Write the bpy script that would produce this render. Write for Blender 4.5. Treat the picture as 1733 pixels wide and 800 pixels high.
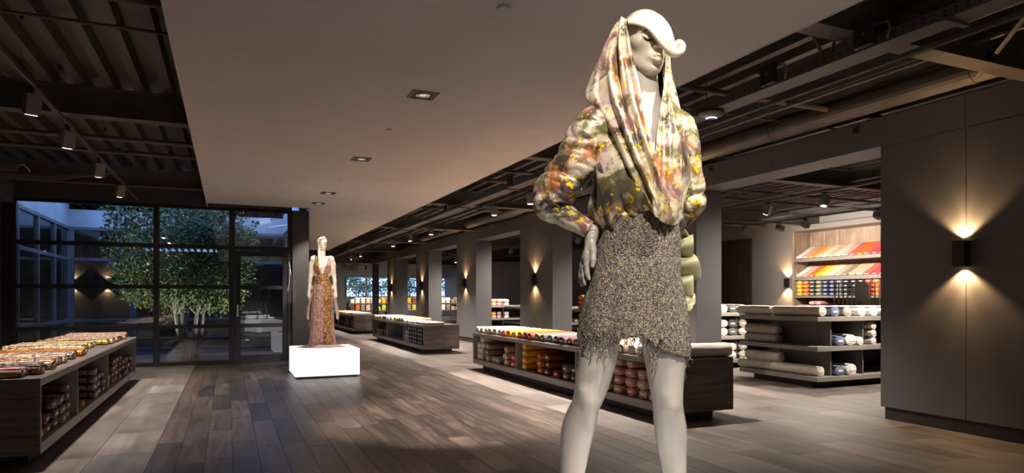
import bpy, bmesh, math, random
import numpy as np
from mathutils import Vector, Matrix, Euler
from mathutils.bvhtree import BVHTree
random.seed(7); RNG = np.random.default_rng(7)
for _o in list(bpy.data.objects): bpy.data.objects.remove(_o)
SC = bpy.context.scene; COL = SC.collection
PI = math.pi

# ---------------------------------------------------------------- camera, sky, exposure
A = math.radians(23.5); FPX = 1107.2; EYE = 1.3; HOR = 503.0
FW = np.array((math.sin(A), math.cos(A), 0.0)); RT = np.array((math.cos(A), -math.sin(A), 0.0))
cam = bpy.data.cameras.new('camera'); cam.lens = 23.0; cam.sensor_width = 36.0; cam.shift_y = (HOR - 400.0) / 1733.0
cam.clip_start = 0.05; cam.clip_end = 300
camo = bpy.data.objects.new('camera', cam); COL.objects.link(camo)
camo.location = (0, 0, EYE); camo.rotation_euler = (PI / 2, 0, -A); SC.camera = camo
SC.view_settings.view_transform = 'Standard'; SC.view_settings.look = 'None'
SC.view_settings.exposure = 3.47; SC.view_settings.gamma = 1.0; SC.view_settings.use_curve_mapping = False
SC.cycles.max_bounces = 8; SC.cycles.diffuse_bounces = 5; SC.cycles.transparent_max_bounces = 16
SC.cycles.caustics_reflective = False; SC.cycles.caustics_refractive = False; SC.cycles.sample_clamp_indirect = 6.0
W = bpy.data.worlds.new('dusk_sky'); SC.world = W; W.use_nodes = True
_n = W.node_tree.nodes; _l = W.node_tree.links
_bg = _n['Background']; _tc = _n.new('ShaderNodeTexCoord'); _sx = _n.new('ShaderNodeSeparateXYZ'); _rp = _n.new('ShaderNodeValToRGB')
_l.new(_tc.outputs['Generated'], _sx.inputs[0]); _l.new(_sx.outputs['Z'], _rp.inputs[0]); _l.new(_rp.outputs[0], _bg.inputs[0])
_rp.color_ramp.elements[0].color = (.42, .60, 1.0, 1); _rp.color_ramp.elements[1].color = (.20, .40, .95, 1)
_bg.inputs[1].default_value = 0.34

# ---------------------------------------------------------------- material helper
MATS = {}
def srgb(r, g, b):
    f = lambda c: (c / 255 / 12.92) if c / 255 <= .04045 else ((c / 255 + .055) / 1.055) ** 2.4
    return (f(r), f(g), f(b))
def N(nt, t, **kw):
    n = nt.nodes.new(t)
    for k, v in kw.items(): setattr(n, k, v)
    return n
def mat(name, col, rough=.6, metal=0, noise=None, bump=None, emit=None, sheen=0, coat=0, space='Object', spec=.5, sss=0):
    """plain principled material: noise = (scale, amount), bump = (scale, strength)"""
    if name in MATS: return MATS[name]
    m = bpy.data.materials.new(name); m.use_nodes = True; nt = m.node_tree; b = nt.nodes['Principled BSDF']
    b.inputs['Base Color'].default_value = (*col, 1); b.inputs['Roughness'].default_value = rough; b.inputs['Metallic'].default_value = metal
    b.inputs['Specular IOR Level'].default_value = spec
    if sheen: b.inputs['Sheen Weight'].default_value = sheen
    if coat: b.inputs['Coat Weight'].default_value = coat
    tc = N(nt, 'ShaderNodeTexCoord')
    noise = noise or (6, .12)
    t = N(nt, 'ShaderNodeTexNoise'); t.inputs['Scale'].default_value = noise[0]; t.inputs['Detail'].default_value = 4
    nt.links.new(tc.outputs[space], t.inputs['Vector'])
    r = N(nt, 'ShaderNodeMapRange'); r.inputs[1].default_value = .25; r.inputs[2].default_value = .75
    r.inputs[3].default_value = 1 - noise[1]; r.inputs[4].default_value = 1 + noise[1]
    nt.links.new(t.outputs['Fac'], r.inputs[0])
    mx = N(nt, 'ShaderNodeVectorMath', operation='SCALE'); mx.inputs[0].default_value = col
    nt.links.new(r.outputs[0], mx.inputs['Scale']); nt.links.new(mx.outputs[0], b.inputs['Base Color'])
    if bump:
        t2 = N(nt, 'ShaderNodeTexNoise'); t2.inputs['Scale'].default_value = bump[0]; t2.inputs['Detail'].default_value = 3
        nt.links.new(tc.outputs[space], t2.inputs['Vector'])
        bn = N(nt, 'ShaderNodeBump'); bn.inputs['Strength'].default_value = bump[1]; bn.inputs['Distance'].default_value = .01
        nt.links.new(t2.outputs['Fac'], bn.inputs['Height']); nt.links.new(bn.outputs[0], b.inputs['Normal'])
    if emit:
        b.inputs['Emission Color'].default_value = (*emit[0], 1); b.inputs['Emission Strength'].default_value = emit[1]
    MATS[name] = m; return m
def ramp(nt, stops, interp='LINEAR'):
    r = N(nt, 'ShaderNodeValToRGB'); cr = r.color_ramp; cr.interpolation = interp
    while len(cr.elements) < len(stops): cr.elements.new(.5)
    for e, (p, c) in zip(cr.elements, stops): e.position = p; e.color = (*c, 1)
    return r
def mixc(nt, fac, a, b):
    m = N(nt, 'ShaderNodeMix', data_type='RGBA')
    for s, v in ((m.inputs[0], fac), (m.inputs[6], a), (m.inputs[7], b)):
        if isinstance(v, (int, float)): s.default_value = v
        elif isinstance(v, tuple): s.default_value = (*v, 1)
        else: nt.links.new(v, s)
    return m.outputs[2]
def wood(name, cols, axis, rough=.5, scale=1.0, vary=.35, spec=.5, bump=.15, gloss_noise=0):
    """wood grain along a world axis; tone differs from board to board"""
    m = bpy.data.materials.new(name); m.use_nodes = True; nt = m.node_tree; b = nt.nodes['Principled BSDF']; L = nt.links.new
    g = N(nt, 'ShaderNodeNewGeometry'); oi = N(nt, 'ShaderNodeObjectInfo')
    ad = N(nt, 'ShaderNodeMath', operation='ADD'); L(g.outputs['Random Per Island'], ad.inputs[0]); L(oi.outputs['Random'], ad.inputs[1])
    fr = N(nt, 'ShaderNodeMath', operation='FRACT'); L(ad.outputs[0], fr.inputs[0])
    off = N(nt, 'ShaderNodeMath', operation='MULTIPLY'); L(fr.outputs[0], off.inputs[0]); off.inputs[1].default_value = 37
    mp = N(nt, 'ShaderNodeVectorMath', operation='MULTIPLY'); sc = [14 * scale] * 3; sc['XYZ'.index(axis)] = 1.1 * scale; mp.inputs[1].default_value = sc
    L(g.outputs['Position'], mp.inputs[0])
    a2 = N(nt, 'ShaderNodeVectorMath', operation='ADD'); L(mp.outputs[0], a2.inputs[0]); L(off.outputs[0], a2.inputs[1])
    t = N(nt, 'ShaderNodeTexNoise'); t.inputs['Scale'].default_value = 1; t.inputs['Detail'].default_value = 7; t.inputs['Roughness'].default_value = .68; t.inputs['Distortion'].default_value = .9
    L(a2.outputs[0], t.inputs['Vector'])
    r = ramp(nt, [(.28, cols[0]), (.5, cols[1]), (.72, cols[2])]); L(t.outputs['Fac'], r.inputs[0])
    t2 = N(nt, 'ShaderNodeTexNoise'); t2.inputs['Scale'].default_value = 2.3; t2.inputs['Detail'].default_value = 5
    L(g.outputs['Position'], t2.inputs['Vector'])
    mr = N(nt, 'ShaderNodeMapRange'); L(fr.outputs[0], mr.inputs[0]); mr.inputs[3].default_value = 1 - vary; mr.inputs[4].default_value = 1 + vary
    mr2 = N(nt, 'ShaderNodeMapRange'); L(t2.outputs['Fac'], mr2.inputs[0]); mr2.inputs[1].default_value = .3; mr2.inputs[2].default_value = .7; mr2.inputs[3].default_value = .8; mr2.inputs[4].default_value = 1.2
    mm = N(nt, 'ShaderNodeMath', operation='MULTIPLY'); L(mr.outputs[0], mm.inputs[0]); L(mr2.outputs[0], mm.inputs[1])
    v = N(nt, 'ShaderNodeVectorMath', operation='SCALE'); L(r.outputs[0], v.inputs[0]); L(mm.outputs[0], v.inputs['Scale'])
    L(v.outputs[0], b.inputs['Base Color']); b.inputs['Specular IOR Level'].default_value = spec
    mr3 = N(nt, 'ShaderNodeMapRange'); L(t.outputs['Fac'], mr3.inputs[0]); mr3.inputs[3].default_value = rough - .08; mr3.inputs[4].default_value = rough + .12
    L(mr3.outputs[0], b.inputs['Roughness'])
    bn = N(nt, 'ShaderNodeBump'); bn.inputs['Strength'].default_value = bump; bn.inputs['Distance'].default_value = .004
    L(t.outputs['Fac'], bn.inputs['Height']); L(bn.outputs[0], b.inputs['Normal'])
    MATS[name] = m; return m
def glass_mat(name, tint=(1, 1, 1), base=.05):
    m = bpy.data.materials.new(name); m.use_nodes = True; nt = m.node_tree; nt.nodes.clear(); L = nt.links.new
    o = N(nt, 'ShaderNodeOutputMaterial'); tr = N(nt, 'ShaderNodeBsdfTransparent'); tr.inputs[0].default_value = (*tint, 1)
    gl = N(nt, 'ShaderNodeBsdfGlossy'); gl.inputs['Roughness'].default_value = .0; gl.inputs[0].default_value = (.95, .97, 1, 1)
    fr = N(nt, 'ShaderNodeFresnel'); fr.inputs[0].default_value = 1.5
    ad = N(nt, 'ShaderNodeMath', operation='ADD'); ad.inputs[1].default_value = base; L(fr.outputs[0], ad.inputs[0])
    mx = N(nt, 'ShaderNodeMixShader'); L(ad.outputs[0], mx.inputs[0]); L(tr.outputs[0], mx.inputs[1]); L(gl.outputs[0], mx.inputs[2]); L(mx.outputs[0], o.inputs[0])
    MATS[name] = m; return m

# ---------------------------------------------------------------- mesh helpers
class MB:
    def __init__(s): s.v = []; s.f = []
    def add(s, vs, fs):
        b = len(s.v); s.v.extend([tuple(map(float, q)) for q in vs]); s.f.extend([tuple(i + b for i in f) for f in fs]); return s
    def box(s, x0, x1, y0, y1, z0, z1, M=None):
        vs = [(x, y, z) for x in (x0, x1) for y in (y0, y1) for z in (z0, z1)]
        if M is not None: vs = [tuple(M @ Vector(q)) for q in vs]
        return s.add(vs, [(0, 1, 3, 2), (4, 6, 7, 5), (0, 4, 5, 1), (2, 3, 7, 6), (0, 2, 6, 4), (1, 5, 7, 3)])
    def bbox(s, x0, x1, y0, y1, z0, z1, b=.004, M=None):
        """box with chamfered edges"""
        b = min(b, (x1 - x0) * .45, (y1 - y0) * .45, (z1 - z0) * .45)
        bm = bmesh.new(); bmesh.ops.create_cube(bm, size=1)
        for v in bm.verts: v.co = Vector(((x0 + x1) / 2 + v.co.x * (x1 - x0), (y0 + y1) / 2 + v.co.y * (y1 - y0), (z0 + z1) / 2 + v.co.z * (z1 - z0)))
        bmesh.ops.bevel(bm, geom=list(bm.edges), offset=b, segments=1, affect='EDGES', profile=.5)
        if M is not None: bm.transform(M)
        bm.verts.index_update(); s.add([v.co[:] for v in bm.verts], [[v.index for v in f.verts] for f in bm.faces]); bm.free(); return s
    def cyl(s, p0, p1, r0, r1=None, n=12, caps=True):
        r1 = r0 if r1 is None else r1; p0 = Vector(p0); p1 = Vector(p1); d = (p1 - p0).normalized()
        a = d.orthogonal().normalized(); c = d.cross(a); vs = []
        for p, r in ((p0, r0), (p1, r1)):
            for i in range(n): t = 2 * PI * i / n; vs.append(p + (a * math.cos(t) + c * math.sin(t)) * r)
        fs = [(i, (i + 1) % n, n + (i + 1) % n, n + i) for i in range(n)]
        if caps: fs += [tuple(range(n - 1, -1, -1)), tuple(range(n, 2 * n))]
        return s.add(vs, fs)
    def tube(s, pts, r, n=6):
        pts = [Vector(p) for p in pts]; rs = r if isinstance(r, (list, tuple)) else [r] * len(pts); vs = []; pa = None
        for i, p in enumerate(pts):
            d = (pts[min(i + 1, len(pts) - 1)] - pts[max(i - 1, 0)]).normalized()
            a = d.orthogonal().normalized() if pa is None else (pa - d * pa.dot(d)).normalized()
            pa = a; c = d.cross(a)
            for k in range(n): t = 2 * PI * k / n; vs.append(p + (a * math.cos(t) + c * math.sin(t)) * rs[i])
        fs = [(i * n + k, i * n + (k + 1) % n, (i + 1) * n + (k + 1) % n, (i + 1) * n + k) for i in range(len(pts) - 1) for k in range(n)]
        fs += [tuple(range(n - 1, -1, -1)), tuple(range((len(pts) - 1) * n, len(pts) * n))]
        return s.add(vs, fs)
    def lathe(s, prof, c=(0, 0, 0), n=20):
        vs = [(c[0] + r * math.cos(2 * PI * k / n), c[1] + r * math.sin(2 * PI * k / n), c[2] + z) for r, z in prof for k in range(n)]
        fs = [(i * n + k, i * n + (k + 1) % n, (i + 1) * n + (k + 1) % n, (i + 1) * n + k) for i in range(len(prof) - 1) for k in range(n)]
        fs += [tuple(range(n - 1, -1, -1)), tuple(range((len(prof) - 1) * n, len(prof) * n))]
        return s.add(vs, fs)
    def build(s, name, m, parent=None, smooth=False, loc=None): return obj(name, s.v, s.f, m, parent, smooth, loc)
def mesh_data(name, v, f, m, smooth=False):
    me = bpy.data.meshes.new(name); me.from_pydata([tuple(q) for q in v], [], [tuple(q) for q in f]); me.update()
    me.materials.append(MATS[m] if isinstance(m, str) else m)
    bm = bmesh.new(); bm.from_mesh(me); bmesh.ops.recalc_face_normals(bm, faces=list(bm.faces)); bm.to_mesh(me); bm.free()
    if smooth: me.shade_smooth()
    return me
def obj(name, v, f, m, parent=None, smooth=False, loc=None):
    o = bpy.data.objects.new(name, mesh_data(name, v, f, m, smooth)); COL.objects.link(o)
    if parent is not None: o.parent = parent
    if loc is not None: o.location = loc
    return o
def tag(o, label=None, cat=None, group=None, kind=None):
    for k, v in (('label', label), ('category', cat), ('group', group), ('kind', kind)):
        if v: o[k] = v
    return o
def thing(name, label, cat, loc=(0, 0, 0), rz=0, group=None, kind=None):
    o = bpy.data.objects.new(name, None); COL.objects.link(o); o.empty_display_size = .1
    o.location = loc; o.rotation_euler = (0, 0, rz); return tag(o, label, cat, group, kind)
def struct(name, mb, m, label, parent=None):
    o = mb.build(name, m, parent)
    if parent is None: tag(o, label, None, None, 'structure')
    return o
def inst(name, me, parent=None, loc=(0, 0, 0), scale=None, rot=None, m=None):
    o = bpy.data.objects.new(name, me); COL.objects.link(o)
    if parent is not None: o.parent = parent
    o.location = loc
    if scale: o.scale = scale
    if rot: o.rotation_euler = rot
    if m is not None:
        o.material_slots[0].link = 'OBJECT'; o.material_slots[0].material = MATS[m] if isinstance(m, str) else m
    return o
def spot(parent, loc, target, watts, angle, blend=.5, col=(1, .82, .62), size=.03):
    """the light of a lamp, aimed from loc to target in the lamp's own frame"""
    d = bpy.data.lights.new('lamp_light', 'SPOT'); d.energy = watts; d.spot_size = math.radians(angle); d.spot_blend = blend; d.color = col; d.shadow_soft_size = size
    o = bpy.data.objects.new('lamp_light', d); COL.objects.link(o); o.parent = parent; o.location = loc
    v = Vector(target) - Vector(loc); o.rotation_euler = v.to_track_quat('-Z', 'Y').to_euler(); return o
def crom(P, n):
    """Catmull-Rom resampling of an array of points along its first axis"""
    P = np.asarray(P, float); k = len(P); t = np.linspace(0, k - 1, n); i = np.clip(t.astype(int), 0, k - 2); f = (t - i).reshape((-1,) + (1,) * (P.ndim - 1))
    p1 = P[i]; p2 = P[i + 1]; p0 = np.where(i.reshape(f.shape) > 0, P[np.maximum(i - 1, 0)], 2 * p1 - p2); p3 = np.where(i.reshape(f.shape) < k - 2, P[np.minimum(i + 2, k - 1)], 2 * p2 - p1)
    return .5 * (2 * p1 + (p2 - p0) * f + (2 * p0 - 5 * p1 + 4 * p2 - p3) * f ** 2 + (3 * p1 - p0 - 3 * p2 + p3) * f ** 3)
def grid_faces(nr, nc, wrap=False):
    return [(r * nc + c, r * nc + (c + 1) % nc, (r + 1) * nc + (c + 1) % nc, (r + 1) * nc + c) for r in range(nr - 1) for c in range(nc if wrap else nc - 1)]
def PX(px, py, d):
    """world point seen at a pixel at a given depth, used to measure the place from the photograph"""
    q = FW * d + RT * ((px - 866.5) / FPX * d); return np.array((q[0], q[1], EYE + (HOR - py) / FPX * d))
ORD = 'zeroth first second third fourth fifth sixth seventh eighth ninth tenth eleventh twelfth thirteenth fourteenth fifteenth sixteenth seventeenth eighteenth nineteenth twentieth twenty-first twenty-second twenty-third twenty-fourth twenty-fifth twenty-sixth twenty-seventh twenty-eighth twenty-ninth thirtieth'.split()

# ---------------------------------------------------------------- materials of the place
mat('ceiling_white', (.83, .80, .795), .75, noise=(1.2, .03))
mat('deck', (.12, .112, .11), .45, .3, noise=(3, .2))
mat('steel', (.13, .115, .105), .5, .2, noise=(4, .2))
mat('steel_pale', (.15, .14, .13), .5, .3, noise=(4, .15))
mat('wall_taupe', (.13, .126, .13), .55, noise=(2, .06), bump=(160, .04))
mat('wall_dark', (.06, .056, .056), .6, noise=(2, .08))
mat('wall_light', (.36, .33, .31), .7, noise=(2, .05))
mat('wall_mid', (.2, .185, .175), .7, noise=(2, .05))
mat('baseboard', (.035, .028, .025), .5)
mat('frame_dark', (.028, .026, .028), .35, .3)
mat('frame_grey', (.11, .12, .14), .45, .2)
mat('black', (.012, .012, .012), .45)
mat('lamp_black', (.03, .029, .029), .4, .2)
mat('lamp_grey', (.25, .23, .215), .45, .2)
mat('brass', (.75, .48, .16), .25, 1)
mat('chrome', (.75, .74, .72), .2, 1)
mat('white_plastic', (.75, .75, .74), .4)
mat('laminate', (.31, .29, .29), .45, noise=(8, .06))
mat('laminate_dark', (.11, .10, .096), .5, noise=(8, .08))
mat('shelf_taupe', (.24, .215, .19), .5, noise=(8, .06))
mat('label_white', (.82, .80, .77), .5)
mat('lens_lit', (.9, .85, .75), .3, emit=((1, .86, .68), 4))
mat('lens_dim', (.7, .66, .6), .3, emit=((1, .86, .68), .05))
mat('lens_small', (.9, .85, .75), .3, emit=((1, .72, .36), 1.2))
mat('box_lit', (.85, .85, .86), .35, emit=((1, .97, .985), .088), noise=(2, .02))
mat('box_base', (.05, .05, .052), .4)
wood('floor_dark', [srgb(44, 36, 34), srgb(80, 68, 62), srgb(114, 99, 91)], 'Y', .38, 1.0, .45, .5)
wood('floor_light', [srgb(84, 76, 72), srgb(114, 104, 99), srgb(140, 130, 124)], 'Y', .42, .35, .24, .45)
wood('oak_dark', [srgb(58, 49, 46), srgb(88, 76, 71), srgb(112, 98, 91)], 'Y', .5, 1.3, .12)
wood('oak_end', [srgb(70, 60, 57), srgb(106, 94, 89), srgb(134, 120, 113)], 'X', .5, 1.3, .2)
wood('oak_warm', [srgb(120, 100, 84), srgb(160, 138, 118), srgb(188, 166, 146)], 'Z', .5, 1.0, .12)
wood('oak_tall', [srgb(50, 42, 38), srgb(78, 66, 60), srgb(100, 86, 78)], 'Z', .5, 1.0, .2)
wood('decking', [srgb(110, 80, 68), srgb(150, 112, 96), srgb(180, 140, 122)], 'X', .55, .6, .2)
glass_mat('glass', (.93, .95, .96), .035)

# ================================================================ STRUCTURE
XL, XR, YB, YF, ZD = -3.6, 14.6, -7.0, 46.0, 3.5          # hall limits, deck underside
WX, WY = 6.45, 14.0                                       # colonnade face, courtyard glazing plane
CX0, CX1, CY1 = -3.45, 1.5, 18.3                          # courtyard
# ---- floor: slab with planks
fl = struct('floor', MB().box(XL - 4, XR, YB, YF, -.3, -.012), 'baseboard', 'plank floor of the shop, dark boards in the aisle and paler ones at the sides')
def plank_rows(x0, x1, y0, y1, w, l, m, seed):
    r = random.Random(seed); out = []; nx = max(1, round((x1 - x0) / w)); w = (x1 - x0) / nx
    for i in range(nx):
        y = y0 - r.random() * l
        while y < y1:
            a, b = max(y, y0), min(y + l, y1)
            if b - a > .02: out.append((x0 + i * w, x0 + (i + 1) * w, a, b, m))
            y += l
    return out
PL = plank_rows(-.57, 3.47, YB, WY - .02, .202, 1.25, 'floor_dark', 1) + plank_rows(1.5, 3.47, WY - .02, YF, .197, 1.25, 'floor_dark', 2)
PL += plank_rows(XL, -.57, YB, WY - .02, .46, .95, 'floor_light', 3) + plank_rows(3.47, WX + .02, YB, YF, .46, .95, 'floor_light', 4)
PL += plank_rows(WX + .02, XR, YB, YF, .46, .95, 'floor_light', 5)
def seen_size(p):
    c = np.array(((p[0] + p[1]) / 2, (p[2] + p[3]) / 2, 0.)); d = c @ FW
    if d < 2.5: return 0
    s = 866.5 + FPX * (c @ RT) / d; y = HOR + FPX * EYE / d
    if not (-60 < s < 1800) or y > 880 or c[0] > 8.0 or (c[0] < -1.3 and c[1] < 12): return 0
    return (p[1] - p[0]) * (p[3] - p[2]) / d ** 3
PL.sort(key=lambda p: -seen_size(p))
_unit = {m: mesh_data('plank', *(lambda q: (q.v, q.f))(MB().bbox(-.5, .5, -.5, .5, -1, 0, .006)), m) for m in ('floor_dark', 'floor_light')}
rest = {'floor_dark': MB(), 'floor_light': MB()}; G = .0016
for i, (x0, x1, y0, y1, m) in enumerate(PL):
    if i < 300: inst('plank', _unit[m], fl, ((x0 + x1) / 2, (y0 + y1) / 2, -random.random() * .0006), (x1 - x0 - 2 * G, y1 - y0 - 2 * G, .012))
    else: rest[m].box(x0 + G, x1 - G, y0 + G, y1 - G, -.012, -.0003)
for m in rest: tag(rest[m].build('far_plank', m, fl), kind='stuff')
# ---- lowered plaster ceiling, in boards with hairline joints
cl = tag(bpy.data.objects.new('ceiling', None), 'smooth pale plaster ceiling panel over the central aisle', None, None, 'structure'); COL.objects.link(cl)
y = YB
for i in range(27):
    y1 = min(y + 1.2, 25.0); x0 = -.35 if y1 <= 14.01 else 1.5
    if y < 14.0 < y1: y1 = 14.0
    MB().box(x0, 3.42, y, y1 - .003, 3.05, 3.10).build('ceiling_board', 'ceiling_white', cl); y = y1
    if y >= 25: break
e = MB(); e.box(-.362, -.35, YB, 14, 3.045, 3.49); e.box(3.42, 3.432, YB, 25, 3.045, 3.49); e.box(1.5, 3.42, 25.0, 25.012, 3.045, 3.49)
e.build('ceiling_edge', 'ceiling_white', cl)
# ---- corrugated roof deck
def deck(name, x0, x1, y0, y1, label):
    b = MB(); x = x0; prof = []
    while x < x1:
        prof += [(x, ZD), (x + .085, ZD), (x + .1, ZD + .13), (x + .255, ZD + .13)]; x += .27
    prof.append((x1, ZD)); n = len(prof)
    vs = [(px, yy, pz) for yy in (y0, y1) for px, pz in prof] + [(px, yy, ZD + .2) for yy in (y0, y1) for px, pz in prof]
    fs = [(i, i + 1, n + i + 1, n + i) for i in range(n - 1)] + [(2 * n + i, 3 * n + i, 3 * n + i + 1, 2 * n + i + 1) for i in range(n - 1)]
    b.add(vs, fs); o = b.build(name, 'deck'); return tag(o, label, None, None, 'structure')
deck('ceiling_deck', XL, XR, YB, WY + .1, 'dark corrugated steel roof deck over the front of the shop')
deck('ceiling_deck', CX1 - .1, XR, WY + .1, YF, 'dark corrugated steel roof deck over the rear hall')
deck('ceiling_deck', XL - 4, CX1 - .1, CY1, YF, 'dark corrugated steel roof deck of the room beyond the courtyard')
deck('ceiling_deck', XL - 4, CX0 - .05, WY + .1, CY1, 'dark corrugated steel roof deck left of the courtyard')
# ---- steel beams across the shop (I sections) and cross pipes
def ibeam(y, x0, x1, label):
    b = MB(); b.box(x0, x1, y - .008, y + .008, 3.215, ZD - .012); b.box(x0, x1, y - .09, y + .09, 3.2, 3.215); b.box(x0, x1, y - .09, y + .09, ZD - .012, ZD)
    o = b.build('steel_beam', 'steel'); tag(o, label, None, None, 'structure')
for k, y in enumerate((3.4, 8.1, 12.85)):
    ibeam(y, XL, -.4, f'dark steel roof beam left of the plaster ceiling, {ORD[k + 1]} from the camera')
for k, y in enumerate((3.4, 8.1, 12.85, 17.6, 22.35, 27.1, 31.85, 36.6, 41.35)):
    ibeam(y, 3.45, XR, f'dark steel roof beam right of the plaster ceiling, {ORD[k + 1]} from the camera')
# ---- outer walls
struct('wall_left', MB().box(XL - .15, XL, YB, WY + .1, 0, ZD), 'wall_dark', 'dark plain wall at the far left of the shop')
struct('wall_back', MB().box(XL, XR, YB - .15, YB, 0, ZD), 'wall_dark', 'dark plain wall behind the camera')
wf = struct('wall_far', MB().box(CX1, 7.5, YF, YF + .2, 0, ZD).box(7.5, XR, YF, YF + .2, 0, 1.3).box(7.5, XR, YF, YF + .2, 2.75, ZD), 'wall_mid', 'pale far end wall of the hall below and beside the high windows')
wr = struct('wall_side', MB().box(XR, XR + .15, YB, YF, 0, ZD), 'wall_light', 'pale side wall of the right-hand room')
struct('wall_aisle', MB().box(CX1 - .15, CX1, CY1, YF, 0, ZD), 'wall_dark', 'dark wall running back from the courtyard along the aisle')
struct('trim_1', MB().bbox(-4.4, -3.42, 13.0, 13.95, 2.95, 3.3, .01), 'wall_taupe', 'boxed taupe bulkhead above the left edge of the courtyard glazing')
# ---- colonnade on the right
cw = tag(bpy.data.objects.new('wall_right', None), 'taupe colonnade wall with square openings along the right of the aisle', None, None, 'structure'); COL.objects.link(cw)
PIERS = [(-6.4, -4.6), (-1.65, .1), (3.1, 4.88), (7.9, 9.6), (12.63, 14.35), (17.4, 19.1), (22.15, 23.8), (26.9, 28.6)]
WT = .48; g = .002
for a, b in PIERS:
    ym = (a + b) / 2
    for u, v in ((a, ym - g), (ym + g, b)): MB().bbox(WX, WX + WT, u, v, .13, 2.92, .003).build('pier_panel', 'wall_taupe', cw)
    MB().box(WX + .02, WX + WT - .02, a + .02, b - .02, .13, 2.92).build('pier_core', 'wall_taupe', cw)
    MB().bbox(WX + .03, WX + WT - .03, a + .03, b - .03, 0, .13, .003).build('baseboard', 'baseboard', cw)
ys = [-6.4, -3.6, -.8, 1.4, 4.0, 6.4, 8.75, 11.1, 13.5, 15.9, 18.3, 20.6, 23, 25.4, 27.7, 30.1, 32.5]
for u, v in zip(ys, ys[1:]): MB().bbox(WX, WX + WT, u + g, v - g, 2.924, 3.24, .003).build('header_panel', 'wall_taupe', cw)
MB().box(WX + .02, WX + WT - .02, -6.4, 32.48, 2.94, 3.25).build('header_core', 'wall_taupe', cw)
for k, (px, py) in enumerate(((1449, 219), (1203, 285), (838, 381), (784, 395))):
    u = (px - 866.5) / FPX; d = WX / (math.sin(A) + u * math.cos(A)); q = PX(px, py, d); b = MB(); r = .038
    for s in ((-r, r, -r, -r + .006), (-r, r, r - .006, r), (-r, -r + .006, -r + .006, r - .006), (r - .006, r, -r + .006, r - .006)): b.box(WX - .006, WX, q[1] + s[0], q[1] + s[1], q[2] + s[2], q[2] + s[3])
    b.box(WX - .003, WX, q[1] - r + .004, q[1] + r - .004, q[2] - r + .004, q[2] + r - .004)
    tag(b.build('cable_outlet', 'black'), f'small square black cable outlet in the header above the openings, {ORD[k + 1]} from the camera', 'outlet', 'outlets in the header')
tag(MB().bbox(6.52, 6.78, 31.9, 32.2, 0, 2.92, .005).build('steel_post', 'frame_dark'), 'dark square steel post under the far end of the header', None, None, 'structure')
# big round duct along the header
b = MB().cyl((6.26, -3, 3.375), (6.26, 23.4, 3.375), .12, n=20)
for yy in np.arange(-1, 23.4, 2.4): b.cyl((6.26, yy - .02, 3.375), (6.26, yy + .02, 3.375), .125, n=20)
tag(b.build('round_duct', 'steel', smooth=False), 'long dark round duct running above the header of the colonnade', 'duct')
# ---- pillar right of the glazing
struct('column', MB().bbox(1.2, 1.52, 13.85, 14.2, 0, 3.05, .004), 'wall_dark', 'dark square pillar at the right end of the courtyard glazing')
# ---- courtyard glazing
hd = struct('wall_front', MB().box(XL, 1.2, WY - .05, WY + .1, 3.06, ZD), 'wall_dark', 'dark wall strip above the courtyard glazing')
win = tag(bpy.data.objects.new('window_1', None), 'large dark-framed glazing with tall panes onto the courtyard', None, None, 'structure'); COL.objects.link(win)
VX = [-3.5, -1.23, .08]; HZ = [.04, .742, 1.5, 2.277, 3.02]
for x, w in ((-3.5, .11), (-1.23, .05), (.08, .055), (1.165, .05)): MB().bbox(x - w, x + w, WY - .05, WY + .06, 0, 3.06, .004).build('mullion', 'frame_dark', win)
for i in range(2):
    for z, h in ((.035, .035), (.742, .037), (1.5, .037), (2.277, .037), (3.03, .03)):
        MB().bbox(VX[i] + .05, VX[i + 1] - .05, WY - .04, WY + .05, z - h, z + h, .004).build('transom', 'frame_dark', win)
for z, h in ((2.277, .04), (3.03, .03)): MB().bbox(.13, 1.12, WY - .04, WY + .05, z - h, z + h, .004).build('transom', 'frame_dark', win)
for x0, x1 in ((-3.41, -1.27), (-1.19, .035)):
    for a, b in zip(HZ, HZ[1:]): MB().box(x0, x1, WY - .004, WY + .004, a + .03, b - .03).build('pane', 'glass', win)
MB().box(.125, 1.125, WY - .004, WY + .004, 2.31, 3.005).build('pane', 'glass', win)
dr = tag(bpy.data.objects.new('door_1', None), 'dark-framed glazed door with three panes at the right of the glazing', None, None, 'structure'); COL.objects.link(dr)
for x0, x1 in ((.14, .235), (1.02, 1.11)): MB().bbox(x0, x1, WY - .045, WY + .03, .02, 2.22, .004).build('door_stile', 'frame_dark', dr)
for z0, z1 in ((.02, .16), (.705, .78), (1.46, 1.535), (2.12, 2.22)): MB().bbox(.235, 1.02, WY - .045, WY + .03, z0, z1, .004).build('door_rail', 'frame_dark', dr)
for z0, z1 in ((.16, .705), (.78, 1.46), (1.535, 2.12)): MB().box(.235, 1.02, WY - .004, WY + .004, z0, z1).build('pane', 'glass', dr)
b = MB().bbox(.165, .2, WY - .055, WY - .045, .92, 1.16, .003); b.cyl((.182, WY - .055, 1.06), (.182, WY - .1, 1.06), .009); b.tube([(.182, WY - .095, 1.06), (.25, WY - .1, 1.06), (.3, WY - .1, 1.06)], .009)
b.build('door_handle', 'chrome', dr)
for z in (.35, 1.6, 2.05): MB().cyl((1.118, WY - .055, z - .05), (1.118, WY - .055, z + .05), .012).build('hinge', 'frame_dark', dr)
b = MB().bbox(.95, 1.13, WY - .08, WY - .05, 2.15, 2.2, .004); b.tube([(.95, WY - .065, 2.2), (.8, WY - .13, 2.235), (.62, WY - .065, 2.245)], .008); b.build('door_closer', 'frame_dark', dr)
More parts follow.
